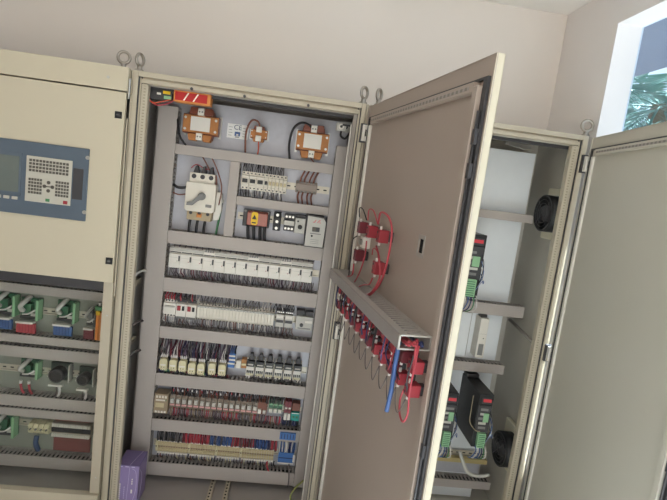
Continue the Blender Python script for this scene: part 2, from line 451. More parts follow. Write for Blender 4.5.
for z in (.115, -.112): cl.cyl((.262, -.012, z), (.262, -.007, z), .008, steel, 12)
build_by(cl, 'fixing_clamp', op, lambda c: c[2] > 0)

# --- right cabinet
RX = 1.003; RW = 1.0
right = thing('control_cabinet', 'open cabinet with drives and two side fans behind the swung door', 'cabinet', (RX, 0, 0))
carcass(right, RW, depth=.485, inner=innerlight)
MB().box(.05, .905, .297, .3, 1.69, 2.022, paleplate).build('mounting_plate', right, .001)
MB().box(.05, .897, .298, .301, 1.22, 1.69, paleplate).build('mounting_plate', right, .001)
MB().box(.05, .885, .297, .3, .13, 1.22, paleplate).build('mounting_plate', right, .001)
eyebolt(right, .04, 1.0); eyebolt(right, RW+.003, -.2)
for z in (1.975, 1.09): hinge(right, RW-.006, z)
o = MB(); o.tube([(RW-.03, .05, 1.095), (RW-.03, .39, 1.135)], .009, inner, 8, 1); o.build('side_rail', right)
o = MB(); o.prism([(.70, 2.06), (.82, 2.05), (.835, 2.03), (.80, 2.025), (.70, 2.04)], 'y', .2, .21, steel); o.build('corner_bracket', right, .001)

# --- doors
def leaf(parent, L, name='door', mt=doorin, zb=.11, zt=2.09, cut=None, hinged_light=True):
    """local: x from the hinge along the leaf, y<0 the inside face"""
    d = MB()
    if cut:
        a0, a1, c0, c1 = cut
        xs = [0, a0, a1, L]; zs = [zb, c0, c1, zt]
        for i in range(3):
            for k in range(3):
                if not (i == 1 and k == 1): d.box(xs[i], xs[i+1], 0, .002, zs[k], zs[k+1], mt)
    else: d.box(0, L, 0, .002, zb, zt, mt)
    d.box(0, L, .002, .02, zt-.0015, zt, beige); d.box(0, L, .002, .02, zb, zb+.0015, beige)
    d.box(L-.0012, L, -.002, .02, zb, zt, beige); d.box(0, .0015, .002, .02, zb, zt, beige)
    if not cut: d.box(0, L, .0185, .02, zb, zt, beige)
    else:
        for i in range(3):
            for k in range(3):
                if not (i == 1 and k == 1): d.box(xs[i], xs[i+1], .0185, .02, zs[k], zs[k+1], beige)
    d.box(0, L-.0012, -.002, 0, zt-.002, zt, mt); d.box(L-.006, L-.0012, -.002, 0, zb, zt, mt); d.box(0, .004, -.006, 0, zb, zt, mt)
    door = d.build(name, parent)
    gk = MB(); gs = dgrey
    for a in ((.022, .028, zb+.04, zt-.05), (L-.032, L-.012, zb+.04, zt-.05)): gk.box(a[0], a[1], -.008, 0, a[2], a[3], gs)
    gk.box(.022, L-.018, -.008, 0, zt-.056, zt-.05, gs); gk.box(.022, L-.018, -.008, 0, zb+.04, zb+.046, gs)
    gk.build('gasket', door)
    fr = MB()
    fr.box(.043, .062, -.010, 0, zb+.08, zt-.085, edgewhite)  # hinge-side rail coloured pale as if lit
    fr.box(L-.06, L-.034, -.020, 0, zb+.08, zt-.07, mt)
    fr.box(.09, L-.06, -.018, 0, zt-.082, zt-.058, mt); fr.box(.10, L-.08, -.0184, -.016, zt-.075, zt-.066, perf_h)
    fr.box(.09, L-.075, -.018, 0, zb+.06, zb+.085, mt)
    st = [zb+.1+i*.075 for i in range(int((zt-zb-.25)/.075))]
    for z in st: fr.box(L-.0618, L-.0595, -.018, -.008, z, z+.016, hole)
    fr.build('stiffening_frame', door, .0012)
    lr = MB()
    lr.tube([(L-.024, -.012, zb+.06), (L-.024, -.012, zt-.13)], .004, dgrey, 8, 1)
    for z in (zt-.19, zt-.27, (zb+zt)/2, zb+.3): lr.box(L-.031, L-.016, -.016, 0, z-.018, z+.018, dgrey)
    lr.build('lock_rod', door)
    return door
DA = math.atan2(-.98983, .14223)
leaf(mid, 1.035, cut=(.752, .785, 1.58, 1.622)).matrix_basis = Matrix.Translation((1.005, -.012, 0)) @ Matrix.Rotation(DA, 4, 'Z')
DO = bpy.data.objects['door']
ho = MB(); ho.box(.744, .793, -.002, 0, 1.568, 1.58, inner); ho.box(.744, .793, -.002, 0, 1.622, 1.634, inner); ho.box(.744, .752, -.002, 0, 1.58, 1.622, inner); ho.box(.785, .793, -.002, 0, 1.58, 1.622, inner)
ho.box(.748, .79, .004, .0184, 1.575, 1.627, hole)
ho.build('lock_plate', DO)
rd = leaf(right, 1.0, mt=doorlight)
rd.matrix_basis = Matrix.Translation((RW+.001, -.022, 0)) @ Matrix.Rotation(math.atan2(-.563, -.088), 4, 'Z')

def door_thing(name, label, cat, s, z, group=None):
    """a thing fixed on the inside of the middle door, s along the door from the hinge"""
    p = Vector((1.005, -.012, 0))+Vector((.14223, -.98983, 0))*s
    return thing(name, label, cat, (p.x, p.y, z), DA, group)

# ------------------------------------------------------------------ wiring ducts
def comb(mb, a0, a1, depth, mt, place, pitch=.02, gap=.010, base=.014, lip=.005):
    """one slotted side wall; place(a, d) -> the point at length a and height d above the plate"""
    n = max(1, int((a1-a0)/pitch)); p = (a1-a0)/n
    xs = [a0]
    for i in range(n): xs += [a0+i*p+gap/2, a0+(i+1)*p-gap/2]
    xs.append(a1); ds = [0, base, depth-lip, depth]
    vs = [place(x, d) for x in xs for d in ds]; fs = []
    for i in range(len(xs)-1):
        for k in range(3):
            if k == 1 and i % 2 == 0: continue
            fs.append((i*4+k, i*4+4+k, i*4+5+k, i*4+k+1))
    mb.add(vs, fs, mt)
def duct(a0, a1, b0, b1, label, yp=.297, yf=.23, horiz=True, group='grey slotted wiring ducts', parent_xf=None):
    dp = yp-yf
    c = ((a0+a1)/2, yp, (b0+b1)/2)
    if not horiz: c = ((b0+b1)/2, yp, (a0+a1)/2)
    t = thing('wiring_duct', label, 'cable duct', c, 0, group)
    A0, A1 = -(a1-a0)/2, (a1-a0)/2; B = (b1-b0)/2
    P = (lambda a, bb, d: (a, -d, bb)) if horiz else (lambda a, bb, d: (bb, -d, a))
    m_ = MB()
    m_.add([P(A0, -B, .001), P(A1, -B, .001), P(A1, B, .001), P(A0, B, .001)], [(0, 1, 2, 3)], ductdark)
    for sg in (-1, 1): comb(m_, A0, A1, dp-.001, ductdark, lambda a, d, sg=sg: P(a, sg*B, d))
    o = m_.build('body', t)
    sd = o.modifiers.new('wall', 'SOLIDIFY'); sd.thickness = .0016; sd.offset = 0
    wf_ = MB()
    for d_, b_ in ((.018, -.35), (.02, .3), (.034, -.1), (.044, .45), (.046, -.45)):
        wf_.tube([P(A0+.004, B*b_, dp*d_/.067), P((A0+A1)/2, B*b_*.6, dp*d_/.067), P(A1-.004, B*b_, dp*d_/.067)], min(.011, B*.45), blackw if d_ < .04 else dgrey, 6, 1)  # dark cables added so the slots look shaded inside
    wf_.build('enclosed_cable', t)
    cv = MB(); q0 = P(A0, -B-.001, dp-.004); q1 = P(A1, B+.001, dp)
    cv.box(q0[0], q1[0], q0[1], q1[1], q0[2], q1[2], ductm); cv.build('cover', t, .0012)
    return t
where = 'in the middle cabinet'
duct(.15, 2.0, .058, .146, 'wide upright wiring duct next to the dark side gutter of the middle cabinet', horiz=False)
duct(.15, 1.925, .899, .956, 'upright wiring duct beside the hinges of the middle cabinet', horiz=False)
duct(.148, .897, 1.788, 1.832, 'level wiring duct directly under the three orange transformers')
duct(1.428, 1.786, .409, .452, 'short upright wiring duct between the big breaker and the small breakers', horiz=False)
duct(.454, .897, 1.586, 1.626, 'level wiring duct between the small breakers and the motor drive')
duct(.148, .897, 1.362, 1.424, 'level wiring duct above the row of white relay modules')
duct(.148, .897, 1.124, 1.192, 'level wiring duct directly below the row of white relay modules')
duct(.148, .897, .888, .946, 'level wiring duct under the slim white relay strip')
duct(.148, .897, .641, .704, 'level wiring duct between the yellowish relays and the red wired terminals')
duct(.148, .897, .400, .462, 'level wiring duct above the lowest beige terminals')
duct(.148, .897, .157, .226, 'lowest level wiring duct of the middle cabinet, under the beige terminals')
for (z0, z1, lb) in ((1.052, 1.092, 'topmost wiring duct of the open bay under the operator panel'), (.808, .846, 'wiring duct under the first row of green relay boards'), (.736, .788, 'wiring duct above the second row in the bay of the beige cabinet'),
                     (.487, .541, 'wiring duct under the round black relays in the beige cabinet bay'), (.436, .474, 'wiring duct above the red ribbon terminals of the beige cabinet'), (.172, .23, 'lowest wiring duct in the bay of the beige cabinet')):
    duct(-.76, -.045, z0, z1, lb, .262, .19, group='wiring ducts in the beige cabinet bay')
for (z0, z1, x1, lb) in ((1.675, 1.714, 1.924, 'topmost wiring duct level with the upper side fan'), (1.187, 1.244, 1.965, 'wiring duct just above the slim white box module'), (.876, .924, 1.915, 'wiring duct just above the black servo drives'), (.222, .264, 1.957, 'lowest wiring duct beside the lower side fan')):
    duct(1.06, x1, z0, z1, lb, group='wiring ducts in the fan cabinet')

# ------------------------------------------------------------------ rails
def rail(x0, x1, z, label, yp=.297, group='bright DIN rails'):
    m_ = MB(); c = (x0+x1)/2; h = (x1-x0)/2
    m_.box(-h, h, -.0012, 0, -.0125, .0125, mat('rail_zinc', (214, 206, 190), .4, .35)); m_.box(-h, h, -.0075, 0, .0115, .0125, mat('rail_zinc', (214, 206, 190), .4, .35)); m_.box(-h, h, -.0075, 0, -.0125, -.0115, mat('rail_zinc', (214, 206, 190), .4, .35))
    m_.box(-h, h, -.0075, -.0063, .0115, .0175, mat('rail_zinc', (214, 206, 190), .4, .35)); m_.box(-h, h, -.0075, -.0063, -.0175, -.0115, mat('rail_zinc', (214, 206, 190), .4, .35))
    n = int(h*2/.036)
    for i in range(n): m_.box(-h+.01+i*.036, -h+.026+i*.036, -.0016, -.0008, -.003, .003, hole)
    return tag(m_.build('mounting_rail', None, 0, (c, yp, z)), label, 'rail', group)
Y0 = .297      # face of the mounting plate
rail(.458, .893, 1.705, 'bright rail behind the small breakers and brown terminal')
rail(.46, .80, 1.53, 'bright rail behind the brown red switch')
for z, lb in ((1.285, 'bright rail behind the white relay modules'), (1.035, 'bright rail behind the slim white relays'), (.77, 'bright rail behind the yellowish relays'), (.55, 'bright rail behind the red wired terminals'), (.305, 'bright rail behind the lowest beige terminals')):
    rail(.15, .895, z, lb)
for z, lb in ((.955, 'bright rail behind the first row of relay boards'), (.65, 'bright rail behind the round black relays'), (.37, 'bright rail behind the red ribbon terminals')):
    rail(-.75, -.05, z, lb, .262)

# ------------------------------------------------------------------ transformers and the top zone
def transformer(x, z, w, h, d, label, small=False):
    t = thing('transformer', label, 'transformer', (x, Y0, z), 0, 'orange transformers along the top')
    c = MB(); c.box(-w/2, w/2, -d, -.012, -h*.26, h*.26, orange); c.box(-w*.505, w*.505, -d+.01, -.014, -h*.29, h*.29, copperb)
    for sx in (-1, 1):
        for sz in (-1, 1): c.cyl((sx*w*.43, -d-.003, sz*h*.17), (sx*w*.43, -d, sz*h*.17), .006 if not small else .003, steel, 8)
    c.build('core', t, .0015)
    k = MB()
    for sg in (-1, 1):
        k.prism([(-w*.36, sg*h*.26), (-w*.33, sg*h*.43), (-w*.2, sg*h*.48), (-w*.06, sg*h*.45), (w*.06, sg*h*.45), (w*.2, sg*h*.48), (w*.33, sg*h*.43), (w*.36, sg*h*.26)], 'y', -d+.008, -.015, copperb)
        k.prism([(w*.08, sg*h*.3), (w*.1, sg*h*.5), (w*.3, sg*h*.5), (w*.34, sg*h*.3)], 'y', -d-.004, -.03, orange if sg < 0 else copperb)
        k.prism([(-w*.34, sg*h*.3), (-w*.3, sg*h*.5), (-w*.1, sg*h*.5), (-w*.08, sg*h*.3)], 'y', -d-.004, -.03, orange if sg < 0 else copperb)
    build_by(k, 'winding', t, lambda c: c[2] > 0, .002)
    lw = w*.28 if not small else w*.12
    if not small: MB().box(-w*.28, w*.27, -d-.0016, -d, -h*.2, h*.22, white).build('rating_plate', t)
    for sg in (-1, 1):
        tb = MB(); q = .014 if not small else .013
        tb.box(-q, q, -d-.014, -d+.01, sg*h*.37-.016 if not small else sg*h*.28-.013, sg*h*.37+.016 if not small else sg*h*.28+.013, white)
        tb.cyl((-q*.45, -d-.0155, sg*h*.37), (-q*.45, -d-.012, sg*h*.37), .004, mgrey, 8) if not small else None
        tb.cyl((q*.45, -d-.0155, sg*h*.37), (q*.45, -d-.012, sg*h*.37), .004, mgrey, 8) if not small else None
        tb.build('terminal_block', t, .0015)
    ft = MB()
    for sx in (-1, 1):
        ft.box(sx*w*.5-.006, sx*w*.5+.006, -.014, 0, -h*.34, h*.34, steel)
    build_by(ft, 'mounting_foot', t, lambda c: c[0] > 0)
    return t
transformer(.255, 1.934, .162, .152, .075, 'largest orange transformer, under the red display box')
transformer(.524, 1.929, .078, .075, .05, 'smallest orange transformer, beside the blue and white sticker', True)
transformer(.781, 1.926, .152, .158, .075, 'orange transformer beside the upper corner bracket, looped black cable beside it')

ce = thing('sticker', 'white sticker with CE mark and blue emblem on the steel plate', 'sticker', (.418, Y0-.0005, 1.931))
MB().box(-.05, .05, -.0006, 0, -.034, .034, mat('white_label_paper', (248, 246, 242), .5)).build('paper', ce)
text('CE', .032, dbluew, 'lettering', ce, (0, -.0008, .018))
e = MB()
e.box(-.013, .013, -.0012, -.0005, -.022, -.002, bluew); e.box(-.005, .005, -.0014, -.0005, -.02, -.012, white); e.box(-.01, .01, -.0013, -.0005, -.029, -.025, mgrey)
e.build('emblem', ce)
ln = MB()
for i in range(4):
    ln.box(-.043, -.024-.003*(i % 2), -.001, -.0005, .017-i*.013, .019-i*.013, mgrey); ln.box(.024, .041-.004*(i % 2), -.001, -.0005, .017-i*.013, .019-i*.013, mgrey)
ln.build('printed_line', ce)

rdb = thing('display_box', 'red display box with orange rim and two pale slashes under the cabinet roof', 'display', (.249, .04, 2.027))
MB().box(-.08, .076, -.004, .05, -.0245, .0235, orangep).build('housing', rdb, .004)
MB().box(-.073, .062, -.0065, -.003, -.018, .017, ledred).build('display_window', rdb, .001)
sl = MB()
for x in (-.026, .014): sl.prism([(x-.012, -.017), (x-.006, -.017), (x+.012, .016), (x+.006, .016)], 'y', -.0075, -.006, ledwhite)
sl.build('slash', rdb)
tbx = thing('terminal_block', 'small black terminal block with yellow and green inserts near the red display', 'terminal block', (.105, .08, 2.025))
MB().box(-.065, .05, -.02, .02, -.022, .02, dgrey).build('housing', tbx, .002)
MB().box(.015, .045, -.026, -.015, .004, .016, yellowm).build('insert', tbx); MB().box(.02, .05, -.026, -.015, -.016, -.004, lgreen).build('insert', tbx); MB().box(-.01, .006, -.026, -.015, -.002, .006, white).build('insert', tbx)
def wire(pts, r, mt, label, name='wire', cat='wire', group=None, n=8):
    return tag(MB().tube(pts, r, mt, n, 6).build(name), label, cat, group)
mor = mat('orange_red_wire', (210, 90, 60), .5)
wire([(.055, .06, 2.04), (.06, .055, 2.005), (.085, .05, 1.985), (.12, .05, 1.995), (.155, .06, 2.01)], .0028, mor, 'orange red wire sagging under the small black terminal block', group='orange red wires at the top corner')
wire([(.052, .07, 2.03), (.066, .06, 1.995), (.1, .055, 1.978), (.14, .06, 1.99), (.17, .065, 2.012)], .0028, redw, 'lower red wire sagging under the small black terminal block')
wire([(.135, .25, 1.985), (.15, .23, 1.93), (.165, .225, 1.87), (.195, .235, 1.83)], .005, blackw, 'black cable hanging beside the largest orange transformer', 'cable', 'cable')
wire([(.47, .245, 1.835), (.465, .24, 1.93), (.485, .235, 1.985), (.515, .235, 1.985), (.528, .24, 1.955)], .0045, brownw, 'brown cable looped over the smallest orange transformer', 'cable', 'cable')
wire([(.525, .25, 1.905), (.53, .245, 1.86), (.528, .25, 1.832)], .003, mor, 'orange wire dropping from the smallest orange transformer')
wire([(.682, .245, 1.832), (.672, .235, 1.90), (.682, .225, 1.97), (.715, .22, 2.005), (.755, .22, 2.0), (.775, .225, 1.975)], .0055, blackw, 'black cable looped beside the transformer next to the corner bracket', 'cable', 'cable')
wire([(.77, .23, 1.87), (.785, .22, 1.845), (.80, .235, 1.832)], .003, brownw, 'short brown wire under the transformer next to the corner bracket')
dsw = thing('door_switch', 'pale round headed door switch with black cable under the upper corner', 'switch', (.905, .16, 2.005))
d_ = MB(); d_.box(-.025, .02, -.02, .02, -.018, .018, lgrey); d_.cyl((-.004, -.028, 0), (-.004, -.02, 0), .013, white, 14); d_.build('housing', dsw, .002)
d_ = MB(); d_.cyl((-.004, -.031, 0), (-.004, -.027, 0), .006, dgrey, 12); d_.box(.0, .05, -.03, -.026, .004, .012, dgrey); d_.build('lever', dsw, .001)
d_ = MB(); d_.tube([(.0, -.0, -.017), (.0, -.01, -.04), (.02, -.01, -.05), (.035, -.01, -.03), (.045, 0, -.01)], .005, blackw, 7); d_.build('cord', dsw)

# ------------------------------------------------------------------ big breaker
bk = thing('circuit_breaker', 'large cream moulded circuit breaker with grey rotary handle and three black cables', 'breaker', (.286, Y0, 1.607))
B = MB(); B.prism([(-.068, .06), (.068, .06), (.07, .05), (.07, -.07), (.06, -.078), (-.06, -.078), (-.07, -.07), (-.07, .05)], 'y', -.085, -.01, cream); B.build('body', bk, .003)
B = MB(); B.box(-.06, .058, -.07, -.01, .06, .105, cream)
for x in (-.04, 0, .04): B.cyl((x, -.071, .088), (x, -.065, .088), .011, dgrey, 14)
B.build('top_terminal', bk, .002)
B = MB(); B.box(-.058, .056, -.07, -.01, -.12, -.078, amber); B.box(-.012, .012, -.072, -.068, -.105, -.085, orangep)
for x in (-.04, 0, .04): B.cyl((x, -.072, -.086), (x, -.068, -.086), .008, dgrey, 12)
B.build('terminal_shroud', bk, .002)
B = MB(); B.cyl((.008, -.098, -.002), (.008, -.085, -.002), .018, mgrey, 20)
B.prism([(.02, .012), (.0, .008), (-.034, -.03), (-.056, -.036), (-.058, -.05), (-.03, -.048), (-.008, -.026), (.016, -.014)], 'y', -.104, -.09, mgrey); B.box(.028, .056, -.087, -.084, -.052, -.038, mgrey)
B.build('handle', bk, .003)
B = MB()
for x in (-.035, -.0, .035): B.prism([(x-.012, .105), (x-.004, .135), (x+.004, .14), (x+.012, .105)], 'y', -.06, -.02, dgrey)
B.build('terminal_barrier', bk, .001)
B = MB(); B.prism([(.06, .03), (.092, .02), (.098, -.06), (.088, -.11), (.06, -.115), (.062, -.04)], 'y', -.035, -.005, white); B.build('side_cover', bk, .004)
for i, x in enumerate((.246, .281, .316)):
    wire([(x, .235, 1.492), (x-.004, .24, 1.46), (x-.006, .25, 1.42)], .0065, blackw, nth(i)+' thick black cable from the wide duct, dropping out of the large breaker', 'cable', 'cable', 'black cables under the large breaker')
wire([(.15, .25, 1.642), (.175, .235, 1.632), (.205, .235, 1.635), (.22, .24, 1.645)], .0065, blackw, 'black cable entering the large breaker from the wide upright duct', 'cable', 'cable')
wire([(.15, .25, 1.605), (.18, .24, 1.598), (.214, .24, 1.605)], .003, brownw, 'thin brown wire entering the large breaker below the black cable')
wire([(.27, .26, 1.79), (.30, .25, 1.75), (.33, .24, 1.70), (.352, .24, 1.66), (.345, .25, 1.71)], .003, brownw, 'brown wire curving down beside the large breaker', group=None)
wire([(.315, .26, 1.79), (.345, .25, 1.74), (.37, .25, 1.68), (.376, .25, 1.63), (.37, .25, 1.57)], .003, brownw, 'longer brown wire curving towards the green earth cable')
wire([(.225, .25, 1.73), (.25, .245, 1.75), (.29, .25, 1.735), (.33, .25, 1.735)], .002, redw, 'thin red wire arching above the large breaker')
ea = thing('earth_cable', 'green earth cable with black sleeve and round lug', 'cable', (.378, .28, 1.59))
MB().torus((0, -.006, 0), (0, 1, 0), .008, .004, steel).build('lug', ea)
MB().tube([(0, -.006, -.01), (0, -.007, -.05)], .006, blackw, 8, 1).build('sleeve', ea)
MB().tube([(0, -.007, -.05), (-.005, -.008, -.1), (-.012, -.01, -.165)], .005, greenw, 8).build('conductor', ea)

def fan_wires(name, x0, x1, n, za, zb, ya, yb, mats, label, group='control wiring', r=.0022, jitter=.006, loop=0):
    """loose wires from the terminals at za into the duct at zb"""
    m_ = MB()
    for i in range(n):
        x = x0+(x1-x0)*(i+.5)/n+random.uniform(-1, 1)*jitter*.3
        mt = mats[random.randrange(len(mats))] if not callable(mats) else mats(i/n)
        e = x+random.uniform(-1, 1)*jitter
        zm = (za+zb)/2
        m_.tube([(x, ya+random.uniform(0, .008), za), (x+random.uniform(-.3, .3)*jitter, min(ya, yb)-loop*random.uniform(.3, 1), za*.6+zb*.4), (e, yb+.004, zb*.75+za*.25), (e, yb+.02, zb)], r*random.uniform(.85, 1.15), mt, 5, 3)
    return stuff(m_.build(name), label, 'wires', group)
# ------------------------------------------------------------------ small breakers
def mcb(x, w, z, label, toggle, group):
    t = thing('miniature_circuit_breaker', label, 'breaker', (x, Y0, z), 0, group)
    b = MB(); h = w/2-.0006
    b.prism([(-.008, -.043), (-.05, -.043), (-.052, -.025), (-.066, -.023), (-.066, .023), (-.052, .025), (-.05, .043), (-.008, .043)], 'x', -h, h, cream); b.build('body', t, .001)
    k = MB(); k.box(-h*.7, h*.7, -.076, -.062, -.010, .008, toggle); k.build('toggle', t, .002)
    s2 = MB(); n = max(1, round(w/.018))
    for i in range(n):
        q = -w/2+w*(i+.5)/n
        for sg in (-1, 1): s2.cyl((q, -.0512, sg*.034), (q, -.049, sg*.034), .0045, dgrey, 10)
    build_by(s2, 'terminal_screw', t, lambda c: c[2] > 0)
    return t
G = 'cream miniature circuit breakers'
x = .466
for i in range(3): mcb(x+.018, .036, 1.706, nth(i)+' wide cream breaker with black toggle, counted from the short upright duct', black, G); x += .0362
mcb(x+.009, .018, 1.706, 'narrow cream breaker with black toggle beside the beige toggled breakers', black, G); x += .0182
for i in range(5): mcb(x+.009, .0178, 1.706, nth(i)+' narrow cream breaker with beige toggle, counted from the black toggles', termbeige, G); x += .018
fan_wires('wiring', .462, .665, 22, 1.746, 1.788, .25, .262, [dgrey, greyw, blackw, mgrey], 'dark wires above the small cream breakers', jitter=.006)
fan_wires('wiring', .462, .665, 22, 1.668, 1.628, .25, .262, [dgrey, greyw, blackw, whitew], 'dark wires below the small cream breakers', jitter=.006)
tbk = thing('terminal_block', 'brown grey four way terminal block alone on the rail', 'terminal block', (.778, Y0, 1.708))
b = MB(); b.prism([(-.008, -.028), (-.03, -.028), (-.042, -.012), (-.042, .012), (-.03, .028), (-.008, .028)], 'x', -.052, .052, mat('taupe_plastic', (150, 136, 126), .5)); b.build('body', tbk, .002)
b = MB()
for i in range(5):
    for sg in (-1, 1): b.cyl((-.042+i*.021, -.037, sg*.018), (-.042+i*.021, -.033, sg*.02), .006, mgrey, 10)
b.build('terminal_screw', tbk)
for i, xx in enumerate((.745, .765, .79, .81)):
    wire([(xx, .265, 1.734), (xx+.004, .255, 1.755), (xx+.018, .26, 1.79)], .0042, brownw, nth(i)+' brown wire above the lone brown grey terminal block, counted from the breakers', group='brown wires above the lone terminal block')
    wire([(xx, .265, 1.682), (xx-.004, .255, 1.66), (xx+.004, .26, 1.625)], .0042, brownw, nth(i)+' brown wire below the lone brown grey terminal block, counted from the breakers', group='brown wires below the lone terminal block')

# ------------------------------------------------------------------ switch, contactor and drive row
t = thing('switch_disconnector', 'brown red covered switch with yellow warning label and three black cables', 'switch', (.553, Y0, 1.527))
b = MB(); b.box(-.062, .066, -.05, -.008, -.04, .04, dgrey); b.build('base', t, .002)
b = MB(); b.prism([(-.05, -.035), (-.075, -.03), (-.075, .03), (-.05, .038)], 'x', -.04, .058, redcover); b.build('cover', t, .003)
b = MB(); b.prism([(-.014, -.028), (.006, -.028), (.012, -.02), (.012, .026), (.006, .034), (-.014, .034), (-.02, .026), (-.02, -.02)], 'y', -.0765, -.0755, yellowm); b.prism([(-.016, 0), (-.005, .022), (.006, 0)], 'y', -.0772, -.0764, black); b.box(-.015, .004, -.0772, -.0764, -.02, -.014, black); b.build('warning_label', t)
b = MB()
for i in range(4): b.cyl((-.052+i*.036, -.052, .034), (-.052+i*.036, -.05, .034), .007, mgrey, 10)
build_by(b, 'terminal_screw', t, lambda c: c[2] > 0)
for i, xx in enumerate((.52, .548, .578, .6)):
    wire([(xx, .24, 1.50), (xx+.002, .235, 1.47), (xx+.006, .25, 1.425)], .0075, blackw, nth(i)+' thick black cable under the brown red switch, counted from the short upright duct', 'cable', 'cable', 'black cables under the brown red switch')
t = thing('fuse_holder', 'tall narrow black fuse holder between the brown red switch and contactor', 'fuse holder', (.656, Y0, 1.527))
b = MB(); b.prism([(-.008, -.045), (-.05, -.045), (-.058, -.02), (-.058, .02), (-.05, .045), (-.008, .045)], 'x', -.018, .018, black); b.build('body', t, .002)
b = MB()
for zz in (-.032, 0, .032): b.cyl((0, -.06, zz), (0, -.05, zz), .007, steel, 12)
build_by(b, 'terminal_screw', t, lambda c: c[2] > 0)
t = thing('contactor', 'black topped contactor beside the tall narrow black fuse holder', 'contactor', (.716, Y0, 1.527))
b = MB(); b.prism([(-.008, -.04), (-.05, -.04), (-.05, -.012), (-.07, -.012), (-.07, .014), (-.05, .014), (-.05, .042), (-.008, .042)], 'x', -.026, .026, dgrey); b.build('body', t, .0015)
MB().box(-.024, .024, -.0715, -.069, -.010, .012, lgrey).build('label_plate', t)
b = MB()
for i in range(3):
    for zz in (-.028, .03): b.cyl((-.016+i*.016, -.052, zz), (-.016+i*.016, -.049, zz), .0055, steel, 10)
build_by(b, 'terminal_screw', t, lambda c: c[2] > 0)
t = thing('motor_protection_relay', 'grey overload relay with black dial beside the pale motor drive', 'relay', (.770, Y0, 1.527))
b = MB(); b.box(-.026, .024, -.065, -.008, -.045, .03, lgrey); b.box(-.026, .024, -.05, -.008, .03, .045, dgrey); b.build('body', t, .002)
b = MB(); b.cyl((.0, -.072, -.012), (.0, -.064, -.012), .011, black, 16); b.cyl((-.012, -.068, .015), (-.012, -.064, .015), .005, dgrey, 10); b.build('dial', t)
t = thing('motor_drive', 'pale grey boxed motor drive with small display beside the upright duct', 'drive', (.847, Y0, 1.505))
b = MB(); b.prism([(-.05, -.078), (.045, -.078), (.05, .05), (.034, .075), (-.05, .078)], 'y', -.095, -.0, dgrey); b.build('housing', t, .002)
b = MB(); b.prism([(-.046, -.074), (.043, -.074), (.045, .05), (.032, .068), (-.045, .072)], 'y', -.10, -.094, lgrey); b.build('front_cover', t, .002)
b = MB(); b.box(-.018, .018, -.1016, -.0995, .0, .022, dgrey); b.box(-.016, .0, -.1022, -.101, .002, .02, keym); b.build('display', t)
mat('faded_pink_print', (212, 120, 122), .5)
mk = MB(); mp = MATS['faded_pink_print']
mk.prism([(-.018, .043), (-.008, .043), (-.002, .058), (-.006, .058), (-.012, .047), (-.018, .047)], 'y', -.1006, -.0995, mp); mk.prism([(0, .043), (.004, .043), (.02, .058), (.012, .058)], 'y', -.1006, -.0995, mp); mk.prism([(.01, .043), (.02, .043), (.02, .047), (.013, .047)], 'y', -.1006, -.0995, mp)
mk.build('printed_mark', t)
b = MB(); b.box(-.026, .026, -.1008, -.0995, -.012, -.008, mgrey); b.cyl((-.016, -.102, -.022), (-.016, -.0995, -.022), .005, black, 12)
for i in range(3): b.box(-.022, .02, -.1006, -.0995, -.04-i*.009, -.0385-i*.009, mgrey)
b.build('key', t)

# ------------------------------------------------------------------ row of white relay modules
def relay_module(x, label, capped, led):
    t = thing('relay_module', label, 'relay', (x, Y0, 1.292), 0, 'white relay modules in one long row')
    w = .0265
    b = MB(); b.prism([(-.008, -.052), (-.055, -.052), (-.068, -.045), (-.072, -.02), (-.072, .022), (-.06, .026), (-.06, .048), (-.05, .056), (-.008, .056)], 'x', -w, w, white); b.build('body', t, .0015)
    b = MB(); b.box(-w+.002, w-.001, -.0615, -.058, .0275, .032, dgrey); b.box(w-.009, w-.001, -.0725, -.071, -.012, .014, dgrey); b.box(-w+.003, w-.002, -.0505, -.049, .0515, .055, dgrey); b.box(-w+.001, w-.001, -.0615, -.058, .046, .0475, dgrey); b.box(-w+.004, w-.012, -.0725, -.0715, .004, .0055, lgrey)
    b.build('front_slot', t)
    b = MB()
    for i in range(6): b.cyl((-w+.006+i*.008, -.0635, -.0475), (-w+.006+i*.008, -.06, -.0485), .0026, dgrey, 8)
    if not capped:
        for i in range(4): b.box(-w+.006+i*.0115, -w+.013+i*.0115, -.062, -.05, .045, .06, mgrey)
    build_by(b, 'terminal', t, lambda c: c[2] > 0)
    if capped: MB().box(-w-.0003, w+.0003, -.066, -.052, .036, .05, lgrey).build('terminal_cover', t, .001)
    b = MB(); b.cyl((w-.014, -.0735, -.012), (w-.014, -.0715, -.012), .0022, led, 8); b.build('indicator', t)
for i in range(13):
    relay_module(.190+i*.0535, nth(i)+' white relay module from the wide upright duct in the long white row', i not in (3, 7, 10), red if i % 3 else greenw)

fan_wires('wiring', .165, .875, 80, 1.247, 1.192, .236, .262, [greyw, greyw, purplew, dgrey, whitew, dred], 'grey and dark red wires under the row of white relay modules', jitter=.008)
fan_wires('wiring', .165, .875, 26, 1.345, 1.364, .242, .262, [greyw, dgrey, purplew], 'few dark wires above the row of white relay modules')

